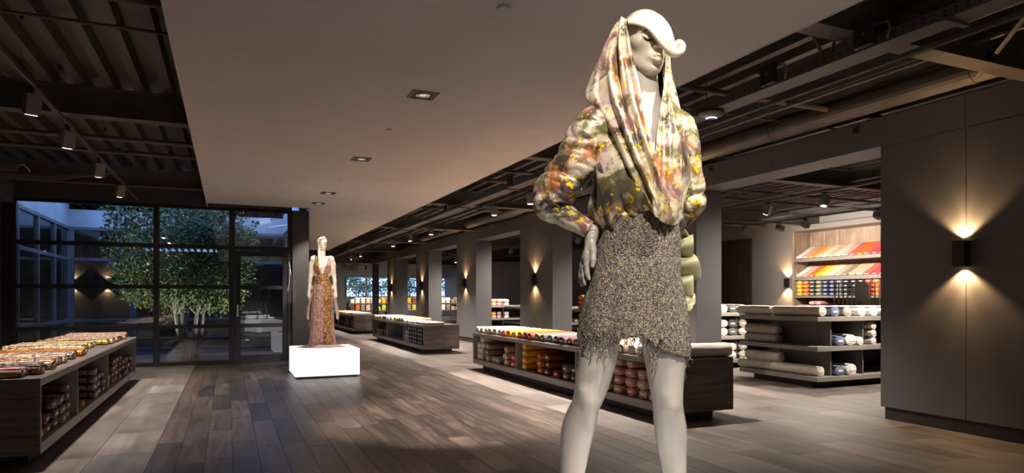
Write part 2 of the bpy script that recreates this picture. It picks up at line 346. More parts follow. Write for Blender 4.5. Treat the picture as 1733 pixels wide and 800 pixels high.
b = MB().tube([(1.14, WY - .06, 2.02), (1.19, WY - .08, 1.7), (1.2, WY - .07, 1.5), (1.11, WY - .08, 1.42), (1.15, WY - .07, 1.6), (1.16, WY - .06, 1.95)], .006, 5)
tag(b.build('loose_cable', 'white_plastic', smooth=True), 'thin loose cable hanging beside the glazed door hinge', 'cable')
# ---- courtyard: deck, side and back glazing, concrete band
cg = struct('courtyard_ground', MB().box(CX0, CX1, WY + .1, CY1, -.3, -.05), 'baseboard', 'courtyard ground of timber decking edged with gravel')
for k in range(14):
    y0 = WY + .25 + k * .2
    MB().bbox(CX0, CX1, y0 + .004, y0 + .196, -.05, -.01, .004).build('deck_board', 'decking', cg)
mat('gravel', (.30, .31, .33), .8, noise=(40, .5), bump=(60, 1))
b = MB()
for k in range(900):
    x = random.uniform(CX0, CX1); yy = random.choice((random.uniform(WY + .1, WY + .25), random.uniform(17.1, CY1))); s = random.uniform(.015, .035)
    b.bbox(x - s, x + s, yy - s * .8, yy + s * .8, -.05, -.05 + s * .9, s * .4)
tag(b.build('gravel', 'gravel', cg), kind='stuff')
mat('concrete', (.30, .34, .40), .7, noise=(1.6, .22), bump=(30, .1))
struct('wall_courtyard_left', MB().box(CX0 - .25, CX0, WY + .1, CY1 + .2, 2.97, 3.55), 'concrete', 'streaked concrete band above the left courtyard glazing')
struct('wall_courtyard_back', MB().box(CX0, CX1 + .2, CY1, CY1 + .2, 2.97, 3.38), 'concrete', 'concrete band above the rear courtyard glazing')
struct('wall_courtyard_right', MB().box(CX1 - .15, CX1, WY + .1, CY1, 2.97, 3.45), 'concrete', 'concrete band above the right courtyard glazing')
def glazing(name, p0, p1, nb, label, zs=(.04, .75, 2.2, 2.93), door=None):
    w = tag(bpy.data.objects.new(name, None), label, None, None, 'structure'); COL.objects.link(w)
    p0 = Vector((*p0, 0)); p1 = Vector((*p1, 0)); L = (p1 - p0).length; an = math.atan2(p1.y - p0.y, p1.x - p0.x)
    w.location = p0; w.rotation_euler = (0, 0, an)
    for i in range(nb + 1):
        x = .04 + (L - .08) * i / nb; MB().bbox(x - .04, x + .04, -.05, .05, 0, 2.97, .003).build('mullion', 'frame_grey', w)
    for i in range(nb):
        a = .08 + (L - .08) * i / nb; c = (L - .08) * (i + 1) / nb
        for z in zs: MB().bbox(a, c, -.045, .045, z - .035, z + .035, .003).build('transom', 'frame_grey', w)
        for z0, z1 in zip(zs, zs[1:]): MB().box(a, c, -.004, .004, z0 + .03, z1 - .03).build('pane', 'glass', w)
        if door == i:
            for q in (a, c - .08): MB().bbox(q, q + .08, -.055, .055, .07, 2.17, .003).build('door_stile', 'frame_grey', w)
            MB().tube([(c - .04, -.05, 1.05), (c - .04, -.1, 1.05), (c - .16, -.1, 1.05)], .01).build('door_handle', 'chrome', w)
glazing('window_2', (CX0, WY + .12), (CX0, CY1), 3, 'grey-framed glazing along the left side of the courtyard')
glazing('window_3', (CX0 + .05, CY1), (CX1, CY1), 4, 'grey-framed glazing with a door along the rear of the courtyard', door=1)
glazing('window_4', (CX1 - .06, WY + .2), (CX1 - .06, CY1), 3, 'grey-framed glazing along the right side of the courtyard')
struct('wall_room_beyond', MB().box(XL - 4, CX1 - .15, 24.0, 24.15, 0, ZD), 'wall_taupe', 'taupe wall of the room seen across the courtyard')
struct('wall_room_left', MB().box(XL - 4.15, XL - 4, WY, 24.15, 0, ZD), 'wall_dark', 'dark wall of the room left of the courtyard')
struct('wall_room_near', MB().box(XL - 4, XL - .15, WY - .05, WY + .1, 0, ZD), 'wall_dark', 'dark wall between the shop and the room left of the courtyard')
# ---- far windows
b = MB(); w5 = tag(bpy.data.objects.new('window_5', None), 'band of high windows in the far end wall showing dusk trees', None, None, 'structure'); COL.objects.link(w5)
for x in (7.5, 8.9, 11.2, 13.5): MB().bbox(x - .06, x + .06, YF, YF + .12, 1.3, 2.75, .004).build('mullion', 'frame_dark', w5)
for z in (1.33, 2.02, 2.72): MB().bbox(7.5, XR, YF + .01, YF + .11, z - .04, z + .04, .004).build('transom', 'frame_dark', w5)
for x0, x1 in ((7.56, 8.84), (8.96, 11.14), (11.26, 13.44), (13.56, 14.6)):
    for z0, z1 in ((1.37, 1.98), (2.06, 2.68)): MB().box(x0, x1, YF + .05, YF + .058, z0, z1).build('pane', 'glass', w5)
# ---- ground and trees outside
struct('ground', MB().box(-60, 80, -60, 120, -.5, -.31), 'gravel', 'dark ground outside the building')

# ================================================================ LAMPS AND CEILING SERVICES
WARM = (1, .89, .77)
def sconce(loc, rz, label, watts=5.0, group='up and down wall lamps'):
    t = thing('wall_lamp', label, 'wall lamp', loc, rz, group)
    b = MB(); x0, x1, w, h, k = -.105, -.006, .055, .122, .004
    b.bbox(x0, x0 + k, -w, w, -h, h, .001); b.bbox(x1 - k, x1, -w, w, -h, h, .001); b.box(x0 + k, x1 - k, -w, -w + k, -h, h); b.box(x0 + k, x1 - k, w - k, w, -h, h)
    b.build('lamp_housing', 'lamp_black', t)
    MB().box(x1, 0, -.04, .04, -.08, .08).build('wall_plate', 'lamp_black', t)
    for s in (-1, 1):
        z = s * (h - .012)
        MB().bbox(x0 + k, x1 - k, -w + k, w - k, min(z, z - s * .006), max(z, z - s * .006), .001).build('reflector', 'brass', t)
        MB().cyl((-.055, 0, z), (-.055, 0, z + s * .004), .02, n=16).build('lens', 'lens_small', t)
        spot(t, (-.05, 0, s * (h + .004)), (-.036, 0, s * (h + 1)), watts * 1.5, 112, .5, (1, .61, .28), .015)
        spot(t, (-.05, 0, s * (h + .004)), (-.03, 0, s * (h + 1)), watts * .8, 44, .9, (1, .61, .28), .015)
    return t
SZ = 1.715
names = ['nearest, on the broad wall at the far right', 'hidden behind the foreground mannequin', 'on the pier left of the foreground mannequin', 'second pier beyond the mannequin', 'third pier beyond the mannequin', 'farthest pier by the windows']
for k, (a, b) in enumerate(PIERS[2:]):
    sconce((WX, (a + b) / 2 if k else 4.0, SZ), 0, 'black up-and-down wall lamp on the colonnade, ' + names[k], 3.0 if k else 3.2)
sconce((XR - .02, 13.9, SZ), 0, 'black up-and-down wall lamp on the pale side wall left of shelving', 3.5)
for k, x in enumerate((-4.36, -3.46, -2.9)): sconce((x, 24.0, SZ), PI / 2, f'wall lamp glowing beyond the courtyard glazing, {ORD[k + 1]} from the left', .9, 'wall lamps beyond the courtyard')

def downlight(x, y, target, watts, ang, k, label, blend=.6, size=.035):
    t = thing('downlight', label, 'downlight', (x, y, 3.05), 0, 'recessed square downlights')
    s, i = .118, .085; b = MB()
    for q in ((-s, s, -s, -i), (-s, s, i, s), (-s, -i, -i, i), (i, s, -i, i)): b.bbox(*q, -.006, -.0004, .001)
    b.build('trim_frame', 'lamp_black', t)
    MB().box(-i, i, -i, i, -.0012, -.0004).build('recess', 'black', t)
    MB().lathe([(.03, -.004), (.055, -.0095), (.064, -.008), (.066, -.0015)], n=20).build('reflector_ring', 'chrome', t, True)
    MB().lathe([(.03, -.002), (.028, -.005)], n=16).build('lens', 'lens_dim', t)
    if watts: spot(t, (0, 0, -.02), (target[0] - x, target[1] - y, target[2] - 3.05), watts, ang, blend, WARM, size)
    return t
downlight(1.55, 5.5, (2.2, 6.7, 0), 85, 54, 0, 'square black downlight nearest the camera in the pale ceiling')
downlight(1.55, 8.35, (1.47, 11.4, 1.45), 55, 30, 1, 'second square black downlight from the camera in the pale ceiling')
downlight(1.55, 10.15 + 1.15, (1.55, 11.4, 0), 18, 60, 2, 'third square black downlight, above the light box mannequin')
downlight(1.55, 12.6, (1.9, 15, 0), 25, 60, 3, 'farthest square black downlight before the pillar')
for k, (x, y, r) in enumerate(((1.53, 3.64, .045), (1.54, 6.75, .03), (1.55, 10.0, .03))):
    b = MB().lathe([(r * .6, -.02), (r, -.018), (r, -.006), (r * .55, -.003), (r * .55, -.0002)], (x, y, 3.05), 24)
    tag(b.build('sprinkler_cover', 'ceiling_white', smooth=False), f'round pale cover plate flush with the ceiling, {ORD[k + 1]} from the camera', 'cover plate', 'round cover plates')

def track(x, y0, y1, z, label, hang=2.2):
    t = thing('lighting_track', label, 'track', (x, y0, z)); L = y1 - y0
    MB().bbox(-.018, .018, 0, L, -.018, .018, .003).build('rail', 'steel_pale', t)
    MB().box(-.006, .006, 0, L, -.0195, -.018).build('slot', 'black', t)
    yy = .4
    while yy < L: MB().cyl((0, yy, .018), (0, yy, ZD - z), .0025, n=6).build('suspension_wire', 'steel_pale', t); MB().cyl((0, yy, ZD - z - .05), (0, yy, ZD - z), .012, .018, n=8).build('wire_anchor', 'black', t); yy += hang
    return t
def tracklamp(x, y, z, aim, watts, ang, label, group, size=.05, col=WARM, blend=.7):
    t = thing('track_spotlight', label, 'spotlight', (x, y, z), 0, group)
    MB().bbox(-.016, .016, -.05, .05, -.045, -.02, .003).build('track_adapter', 'lamp_black', t)
    v = (Vector(aim) - Vector((x, y, z - .13))).normalized(); R = v.to_track_quat('-Z', 'Y').to_matrix().to_4x4(); M = Matrix.Translation((0, 0, -.15)) @ R
    MB().cyl((0, 0, -.045), (0, 0, -.1), .012, n=8).build('arm', 'lamp_black', t)
    b = MB().bbox(-.055, .055, -.055, .055, -.085, .085, .006, M); b.build('housing', 'lamp_grey', t)
    p0 = M @ Vector((0, 0, -.085)); p1 = M @ Vector((0, 0, -.093)); MB().cyl(p0, p1, .05, n=20).build('bezel', 'lamp_black', t)
    p2 = M @ Vector((0, 0, -.0945)); MB().cyl(p1, p2, .042, n=20).build('lens', 'lens_lit', t)
    if watts: spot(t, M @ Vector((0, 0, -.10)), M @ Vector((0, 0, -1.1)), watts, ang, blend, col, size)
    return t
LT = -1.46
track(LT, 2.0, 13.2, 3.03, 'long ceiling track with four spotlights above the left display table', 1.25)
for k, y in enumerate((6.45, 7.75, 9.45, 11.2)):
    tracklamp(LT, y, 3.03, (-1.72, y + .5, .68), 40, 105, f'grey box spotlight above the left display table, {ORD[k + 1]} from the camera', 'spotlights on the left track')
track(4.55, -2.0, 36, 3.07, 'long ceiling track over the display tables on the right of the aisle', 2.4)
for k, (y, w) in enumerate(((6.3, 95), (8.1, 110), (9.7, 110), (11.3, 110), (15.4, 120), (17.4, 120), (19.4, 120), (24.6, 100), (26.8, 100), (31, 70), (35, 70))):
    tracklamp(4.55, y, 3.07, (4.55, y + .02, .7), w * .74, 116, f'grey spotlight on the track over the right display tables, {ORD[k + 1]} from the camera', 'spotlights on the right track')
track(11.3, 4, 16, 3.0, 'ceiling track in the right-hand room facing the wall shelving')
for k, (y, w) in enumerate(((8.6, 34), (10.3, 34), (11.0, 34), (12.1, 40))):
    tracklamp(11.3, y, 3.0, (14.2, y + .3, 1.9), w, 100, f'spotlight facing the wall shelving in the right-hand room, {ORD[k + 1]} from the camera', 'spotlights in the right-hand room')
track(8.75, 4, 30, 3.0, 'ceiling track over the shelf islands in the right-hand room')
for k, (y, w, aim) in enumerate(((5.6, 70, (8.3, 7.0, .6)), (7.6, 60, (8.4, 7.6, 1)), (8.8, 70, (8.4, 9.6, .8)), (12.2, 90, (8.2, 12.6, 1)), (15.6, 100, (8.2, 16.8, 1)), (20.2, 100, (8.2, 21, 1)), (26, 60, (8.4, 26, 0)), (29.6, 60, (8.4, 29.8, 0)))):
    tracklamp(8.75, y, 3.0, aim, w, 120, f'spotlight over the shelf islands in the right-hand room, {ORD[k + 1]} from the camera', 'spotlights over the islands')
t_ = thing('lighting_track', 'added ceiling track carrying the lamps that brighten the far low shelving', 'track', (6.0, 36.3, 3.05)); MB().bbox(0, 7.5, -.018, .018, -.018, .018, .003).build('rail', 'steel_pale', t_)  # track and its four lamps are added to brighten the far end
for x in (.3, 3.7, 7.2): MB().cyl((x, 0, .018), (x, 0, ZD - 3.05), .0025, n=6).build('suspension_wire', 'steel_pale', t_)
for k, x in enumerate((7.0, 8.8, 10.6, 12.4)): tracklamp(x, 36.3, 3.05, (x, 38.6, .9), 60, 110, f'added spotlight brightening the far low shelving, {ORD[k + 1]} from the left', 'added spotlights at the far shelving')
track(-3.9, 14.3, 18.0, 3.0, 'short ceiling track over the stock shelves left of the courtyard')
# fitting lamps for the foreground figure, on the plaster ceiling above the camera; two added behind it brighten the ceiling
downlight(.6, .45, (1.14, 1.85, 1.62), 16, 33, 5, 'square black downlight above the camera aimed at the foreground mannequin', .4, .02)
downlight(1.75, .85, (1.3, 1.85, 1.65), 13, 44, 6, 'square black downlight right of the camera aimed at the foreground mannequin', .4, .02)
downlight(1.55, -2.2, (1.55, -1.2, 0), 85, 100, 7, 'added square downlight behind the camera, unseen, brightening the near ceiling by bounce')  # this and the next: unseen lamps added for bounce onto the near ceiling
downlight(1.55, -5.0, (1.55, -5, 0), 85, 100, 8, 'added square downlight near the rear wall, unseen, brightening the near ceiling by bounce')

# ---- cable tray and its boxes
t = thing('cable_tray', 'long perforated cable tray running above the right display tables', 'cable tray', (4.25, -3, 3.06))
L = 32
MB().box(-.09, .09, 0, L, 0, .004).build('tray_bottom', 'steel_pale', t)
m = mat('tray_side', (.13, .12, .115), .5, .3); nt = m.node_tree
tcn = N(nt, 'ShaderNodeTexCoord'); br = N(nt, 'ShaderNodeTexVoronoi', feature='DISTANCE_TO_EDGE')
for s in (-1, 1): MB().box(s * .09 - .002, s * .09 + .002, 0, L, .004, .075).build('tray_side', 'tray_side', t)
b = MB()
for k in range(260):
    for z in (.025, .05): b.box(-.0935, -.0915, 1 + k * .07, 1.022 + k * .07, z - .005, z + .005)
tag(b.build('perforation', 'black', t), kind='stuff')
yy = 1.0
while yy < L:
    MB().cyl((0, yy, .004), (0, yy, ZD - 3.06), .006, n=6).build('hanger_rod', 'steel', t); MB().box(-.12, .12, yy - .02, yy + .02, -.02, 0).build('tray_bracket', 'steel', t); yy += 2.35
for k, y in enumerate((3.25, 4.15, 6.9, 9.6, 13.0)):
    t = thing('driver_box', f'black lamp driver box clipped on the cable tray, {ORD[k + 1]} from the camera', 'driver box', (4.16, y, 3.09), 0, 'driver boxes on the tray')
    MB().bbox(-.045, -.004, -.08, .08, -.02, .15, .006).build('case', 'lamp_black', t); MB().cyl((-.045, 0, .07), (-.052, 0, .07), .014, n=12).build('knockout', 'steel_pale', t)
    for s in (-1, 1): MB().cyl((-.0225, s * .08, .11), (-.0225, s * .11, .11), .014, n=10).build('cable_gland', 'lamp_black', t)
    MB().tube([(-.02, -.11, .11), (-.02, -.17, .1), (-.02, -.19, .05), (-.02, -.17, -.01), (.03, -.15, -.012)], .008, 6).build('cable', 'lamp_grey', t, True)
t = thing('access_point', 'round pale wireless access point with blue ring light under the tray', 'access point', (4.2, 4.93, 3.04))
MB().lathe([(.03, -.048), (.06, -.044), (.1, -.028), (.122, -.008), (.122, 0), (.02, .018)], n=32).build('dome', 'lamp_grey', t, True)
mat('led_blue', (.1, .2, .9), .4, emit=((.12, .25, 1), 6))
MB().tube([(.045 * math.cos(q), .045 * math.sin(q), -.0475) for q in np.linspace(PI * .85, PI * 1.75, 14)], .004, 6).build('status_ring', 'led_blue', t)
# ---- pipes and conduits: x-direction pipes between the beams
k = 0
for y in [5.3 + 4.75 * i for i in range(8)] + [1.0, 10.95, 6.0]:
    k += 1; r = .032 if abs(y - 6.0) > .1 else .014
    zz = 3.40 if r > .02 else 3.44
    if y < 14:
        b = MB().cyl((XL, y, zz), (-.4, y, zz), r, n=12)
        for x in (-3.0, -1.8, -.8): b.cyl((x, y, zz), (x, y, ZD), .006, n=6); b.cyl((x - .015, y, zz), (x + .015, y, zz), r + .008, n=12)
        tag(b.build('ceiling_pipe', 'steel'), f'dark pipe across the ceiling left of the plaster panel, {ORD[k]} of several', 'pipe', 'pipes on the left ceiling')
    b = MB().cyl((3.45, y, zz), (XR, y, zz), r, n=12)
    for x in (4.9, 7.5, 9.5, 11.6): b.cyl((x, y, zz), (x, y, ZD), .006, n=6); b.cyl((x - .015, y, zz), (x + .015, y, zz), r + .008, n=12)
    tag(b.build('ceiling_pipe', 'steel'), f'dark pipe across the ceiling right of the plaster panel, {ORD[k]} of several', 'pipe', 'pipes on the right ceiling')
for k, (x, z) in enumerate(((5.2, 3.42), (5.55, 3.36), (9.9, 3.3), (12.6, 3.3))):
    b = MB().cyl((x, -2, z), (x, 40, z), .02, n=10)
    for y in np.arange(0, 40, 2.4): b.cyl((x, y, z), (x, y, ZD - .002), .005, n=6)
    tag(b.build('conduit', 'steel'), f'thin conduit running lengthwise under the roof deck, {ORD[k + 1]} from the left', 'conduit', 'lengthwise conduits')
# sprinkler heads with copper bulbs
mat('copper', (.6, .3, .16), .35, 1)
for k, (x, y) in enumerate(((-2.15, 5.3), (-2.3, 10.05), (8.2, 10.05), (9.2, 5.3), (9.3, 10.05), (10.5, 10.05))):
    t = thing('fire_sprinkler', f'small copper fire sprinkler under a ceiling pipe, {ORD[k + 1]} from the left', 'sprinkler', (x, y, 3.37), 0, 'sprinkler heads')
    MB().cyl((0, 0, 0), (0, 0, -.04), .012, n=8).build('nipple', 'copper', t); MB().lathe([(.004, -.07), (.018, -.068), (.018, -.064), (.006, -.04)], n=10).build('deflector', 'copper', t)
# diagonal braces right
for k, (p, q) in enumerate((((4.05, 3.35, 3.46), (4.22, 3.6, 3.16)), ((3.95, 3.65, 3.46), (4.2, 3.66, 3.16)), ((5.9, 3.55, 3.22), (5.3, 2.75, 3.47)))):
    p = Vector(p); q = Vector(q); d = (q - p); M = Matrix.Translation(p) @ d.to_track_quat('Z', 'X').to_matrix().to_4x4(); w = (.014, .014, .045)[k]
    b = MB().box(-w, w, -.006, .006, 0, d.length, M).box(-w, -w + .006, -.006, w * .8, 0, d.length, M)
    tag(b.build('brace', 'steel_pale'), ('thin grey hanger strut behind the tray boxes, left one', 'thin grey hanger strut behind the tray boxes, right one', 'wide diagonal steel brace above the duct at far right')[k], None, None, 'structure')
# angled duct top left
b = MB().tube([(-3.55, 12.2, 3.16), (-2.5, 12.2, 3.16), (-2.42, 12.2, 3.165), (-1.75, 12.2, 3.31), (-1.5, 12.2, 3.36)], .045, 4)
tag(b.build('cable_channel', 'steel'), 'kinked cable channel above the left end of the courtyard glazing', 'cable channel')
t = thing('junction_box', 'small junction box with white leads on the kinked cable channel', 'junction box', (-3.05, 12.12, 3.2))
MB().bbox(-.12, .12, -.06, .06, .02, .14, .008).build('case', 'steel', t); MB().tube([(.12, 0, .1), (.2, -.02, .12), (.26, -.02, .06), (.28, -.02, .02)], .01, 6).build('lead', 'white_plastic', t, True)
# cable coils hanging beside the far mannequin
t = thing('cable_coil', 'loosely coiled pale cables hanging under the ceiling right of the far mannequin', 'cable coil', (3.72, 22.4, 2.45))
b = MB(); r = random.Random(4)
for k in range(16):
    R = r.uniform(.14, .38); cx, cz = r.uniform(-.12, .12), r.uniform(-.1, .15); ph = r.random() * 6
    b.tube([(cx + R * math.cos(q + ph), .1 * math.sin(3 * q + ph) - .02 * k, cz + R * math.sin(q + ph)) for q in np.linspace(0, 2 * PI * r.uniform(.7, 1.1), 22)], .009, 5)
b.build('cable_loop', 'lamp_grey', t, True)
MB().tube([(-.35, 0, -.1), (-.7, -.05, -.35), (-1.0, -.05, -.5), (-1.25, -.02, -.45), (-1.35, 0, -.3)], .012, 5).build('loose_end', 'white_plastic', t, True)
MB().tube([(0, 0, .35), (.05, 0, .6), (0, 0, .95)], .02, 6).build('hanger', 'steel', t, True)

# ================================================================ FABRICS
def fabric(name, col, rough=.75, sheen=.25, dots=None, amt=.1):
    """woven cloth; dots = (scale, size, colour[, second colour]) adds a small printed motif"""
    m = mat(name, col, rough, noise=(9, amt), bump=(350, .12), sheen=sheen * .2, spec=.25)
    if dots:
        nt = m.node_tree; b = nt.nodes['Principled BSDF']; L = nt.links.new; src = b.inputs['Base Color'].links[0].from_socket
        tc = N(nt, 'ShaderNodeTexCoord'); v = N(nt, 'ShaderNodeTexVoronoi'); v.inputs['Scale'].default_value = dots[0]; L(tc.outputs['Object'], v.inputs['Vector'])
        lt = N(nt, 'ShaderNodeMath', operation='LESS_THAN'); L(v.outputs['Distance'], lt.inputs[0]); lt.inputs[1].default_value = dots[1]
        c = dots[2]
        if len(dots) > 3:
            sp = N(nt, 'ShaderNodeSeparateColor'); L(v.outputs['Color'], sp.inputs[0])
            r = ramp(nt, [(i / len(dots[2:]), q) for i, q in enumerate(dots[2:])], 'CONSTANT'); L(sp.outputs[0], r.inputs[0]); c = r.outputs[0]
        L(mixc(nt, lt.outputs[0], src, c), b.inputs['Base Color'])
    return name
FAB = {}
for nme, c in dict(white=(232, 226, 222), cream=(226, 212, 190), beige=(196, 172, 146), taupe=(150, 128, 112), sage=(150, 164, 152), blush=(206, 172, 160), coral=(206, 98, 82), mustard=(232, 168, 24), yellow=(246, 190, 30),
                   rust=(186, 92, 34), brown=(110, 62, 38), brick=(168, 70, 56), olive=(122, 118, 84), charcoal=(88, 86, 86), navy=(52, 58, 92), denim=(104, 116, 142), orange=(236, 112, 28), red=(214, 58, 44),
                   rose=(204, 70, 92), aqua=(60, 190, 204), forest=(66, 76, 62), black=(40, 40, 44), lime=(186, 196, 60), plum=(96, 44, 60), teal=(84, 116, 116), peach=(236, 178, 140), pink=(214, 160, 156), amber=(240, 150, 40), pale_gold=(236, 208, 130)).items():
    FAB[nme] = fabric('cloth_' + nme, srgb(*c))
FAB['cream print'] = fabric('print_cream', srgb(214, 204, 190), dots=(90, .26, srgb(120, 112, 108)))
FAB['white floral'] = fabric('print_floral', srgb(228, 222, 214), dots=(46, .30, srgb(150, 60, 50), srgb(60, 70, 120), srgb(190, 150, 60), srgb(80, 110, 80)))
FAB['grey print'] = fabric('print_grey', srgb(178, 166, 154), dots=(110, .3, srgb(110, 102, 98)))
FAB['pink floral'] = fabric('print_pink', srgb(206, 160, 146), dots=(120, .33, srgb(240, 226, 214), srgb(150, 90, 80)))
FAB['white motif'] = fabric('print_motif', srgb(236, 232, 228), dots=(34, .26, srgb(220, 140, 40), srgb(60, 90, 170), srgb(190, 60, 60)))
def sequin(name, c1, c2, c3):
    m = bpy.data.materials.new(name); m.use_nodes = True; nt = m.node_tree; b = nt.nodes['Principled BSDF']; L = nt.links.new
    tc = N(nt, 'ShaderNodeTexCoord'); v = N(nt, 'ShaderNodeTexVoronoi'); v.inputs['Scale'].default_value = 95; L(tc.outputs['Object'], v.inputs['Vector'])
    n2 = N(nt, 'ShaderNodeTexNoise'); n2.inputs['Scale'].default_value = 14; n2.inputs['Detail'].default_value = 5; L(tc.outputs['Object'], n2.inputs['Vector'])
    sp = N(nt, 'ShaderNodeSeparateColor'); L(v.outputs['Color'], sp.inputs[0])
    r = ramp(nt, [(0, c1), (.38, c2), (.6, c3), (.85, tuple(x * .35 for x in c1))], 'CONSTANT')
    mm = N(nt, 'ShaderNodeMath', operation='ADD'); L(sp.outputs[0], mm.inputs[0]); L(n2.outputs['Fac'], mm.inputs[1]); m3 = N(nt, 'ShaderNodeMath', operation='MULTIPLY'); m3.inputs[1].default_value = .6; L(mm.outputs[0], m3.inputs[0]); L(m3.outputs[0], r.inputs[0])
    L(r.outputs[0], b.inputs['Base Color']); gt = N(nt, 'ShaderNodeMath', operation='GREATER_THAN'); L(sp.outputs[1], gt.inputs[0]); gt.inputs[1].default_value = .72
    L(gt.outputs[0], b.inputs['Metallic']); mr = N(nt, 'ShaderNodeMapRange'); L(gt.outputs[0], mr.inputs[0]); mr.inputs[3].default_value = .7; mr.inputs[4].default_value = .28; L(mr.outputs[0], b.inputs['Roughness'])
    bn = N(nt, 'ShaderNodeBump'); bn.inputs['Strength'].default_value = .8; bn.inputs['Distance'].default_value = .004; L(v.outputs['Color'], bn.inputs['Height']); L(bn.outputs[0], b.inputs['Normal'])
    MATS[name] = m; return name
FAB['pink and blue floral'] = fabric('print_blossom', srgb(170, 150, 140), dots=(22, .42, srgb(190, 60, 90), srgb(90, 100, 160), srgb(220, 160, 60), srgb(120, 70, 60)))
FAB['sparkling rose gold'] = sequin('sequin_rose', srgb(170, 104, 84), srgb(214, 176, 150), srgb(96, 56, 54))
FAB['sparkling cream'] = sequin('sequin_cream', srgb(186, 160, 122), srgb(226, 206, 176), srgb(116, 86, 66))
FAB['sparkling orange'] = sequin('sequin_orange', srgb(190, 92, 26), srgb(216, 136, 50), srgb(120, 50, 22))
FAB['sparkling gold'] = sequin('sequin_gold', srgb(170, 136, 50), srgb(214, 186, 84), srgb(88, 64, 28))
FAB['sparkling grey'] = sequin('sequin_grey', srgb(140, 128, 124), srgb(190, 180, 176), srgb(80, 70, 70))
FAB['sparkling wine'] = sequin('sequin_wine', srgb(110, 70, 66), srgb(170, 130, 120), srgb(70, 40, 44))

# bolts: local x runs along the bolt, its labelled end at x = 0 facing -x, resting on z = 0
def bolt_mesh(w, h, L, seed, p=2.6, ns=26, nr=12):
    r = random.Random(seed); ph = [r.random() * 6 for _ in range(6)]; rows = []
    xs = [0.0, .004, .012] + list(np.linspace(.04, L - .02, nr)) + [L]
    for i, x in enumerate(xs):
        k = (.90, .965, 1.0)[i] if i < 3 else (.95 if i == len(xs) - 1 else 1.0)
        row = []
        for s in range(ns):
            t = 2 * PI * s / ns; c, q = math.cos(t), math.sin(t)
            yy = abs(c) ** (2 / p) * math.copysign(1, c) * w / 2; zz = abs(q) ** (2 / p) * math.copysign(1, q) * h / 2
            wob = 1 + .025 * math.sin(3 * t + ph[0] + 2.5 * x) + .02 * math.sin(7 * x + ph[1] + 2 * t) + .012 * math.sin(16 * x + 5 * t + ph[2])
            row.append((x + .006 * math.sin(2 * t + ph[3]), yy * k * wob, h / 2 + zz * k * (wob if q > 0 else 1)))
        rows.append(row)
    v = [q for row in rows for q in row]; f = grid_faces(len(rows), ns, True); n0 = len(v)
    # rolled end: rings stepping in and out like layers of cloth
    for e, (k0, dx) in enumerate(((.78, .006), (.70, -.001), (.5, .005), (.42, -.001), (.2, .004))):
        v += [(.0 + dx, rows[0][s][1] * k0 / .9, h / 2 + (rows[0][s][2] - h / 2) * k0 / .9) for s in range(ns)]
        b = n0 + e * ns; a = 0 if e == 0 else b - ns
        f += [(a + s, b + s, b + (s + 1) % ns, a + (s + 1) % ns) for s in range(ns)]
    f.append(tuple(n0 + 4 * ns + s for s in range(ns))); f.append(tuple((len(rows) - 1) * ns + s for s in range(ns)))
    # loose selvedge flap along the top
    b = len(v); fl = []
    for i, x in enumerate(np.linspace(.01, L - .015, 10)):
        y0 = w * .12 + .008 * math.sin(9 * x + ph[4]); z0 = h * (1.0 + .012 * math.sin(11 * x + ph[5])) + .002
        fl += [(x, y0, z0 - .012), (x, y0 + .004, z0 + .004), (x, y0 + w * .30, z0 - .004)]
    v += fl; f += [(b + i * 3 + j, b + i * 3 + j + 1, b + i * 3 + j + 4, b + i * 3 + j + 3) for i in range(9) for j in range(2)]
    return v, f
BW, BH = .165, .105
BM = {}
for L in (.8, .7, .55): BM[('flat', L)] = [mesh_data('cloth', *bolt_mesh(BW, BH, L, 10 + i), 'cloth_white', True) for i in range(4)]
for L in (.9, .7): BM[('round', L)] = [mesh_data('cloth', *bolt_mesh(.15, .145, L, 40 + i, 2.05), 'cloth_white', True) for i in range(4)]
for L in (.62,): BM[('thin', L)] = [mesh_data('cloth', *bolt_mesh(.15, .055, L, 60 + i, 2.4, 18, 8), 'cloth_white', True) for i in range(3)]
for L in (.75,): BM[('fold', L)] = [mesh_data('cloth', *bolt_mesh(.21, .075, L, 80 + i, 3.2), 'cloth_white', True) for i in range(4)]
_lab = MB().bbox(-.0035, -.0005, -.045, .045, -.012, .012, .0008); LABEL = mesh_data('end_label', _lab.v, _lab.f, 'label_white')
_prt = MB(); 
for k, (a, b_) in enumerate(((-.036, .01), (.016, .036))): _prt.box(-.0042, -.0034, a, b_, .001, .006)
_prt.box(-.0042, -.0034, -.036, .03, -.006, -.0035); PRINT = mesh_data('print_line', _prt.v, _prt.f, 'laminate_dark')
USED = {}
def bolt(kind, L, colour, loc, rz, label, group, tilt=0, size=1.0, lab=True, rng=random.Random(3), w=1.0, roll=0):
    """one bolt of cloth; local x (bolt axis, label end first) turned by rz"""
    if len(label.split()) > 15: label = label.replace(' fabric bolt', ' bolt')
    if len(label.split()) > 16: label = label.replace('display ', '')
    if label in USED: USED[label] += 1
    else: USED[label] = 1
    t = thing('fabric_bolt', label, 'fabric bolt', loc, rz, group); t.rotation_euler = (roll, tilt, rz)
    q = rng.choice(BM[(kind, L)]); c = inst('cloth', q, t, (0, 0, 0), (min(size, 1), size * w, size), None, FAB[colour])
    if lab:
        h = {'flat': BH, 'round': .145, 'thin': .055, 'fold': .075}[kind]
        e = inst('end_label', LABEL, t, (0.0005, 0, h * size * .5), (1, min(1, .9 * size * w), size if kind != 'thin' else .7), (0, 0, 0))
    return t

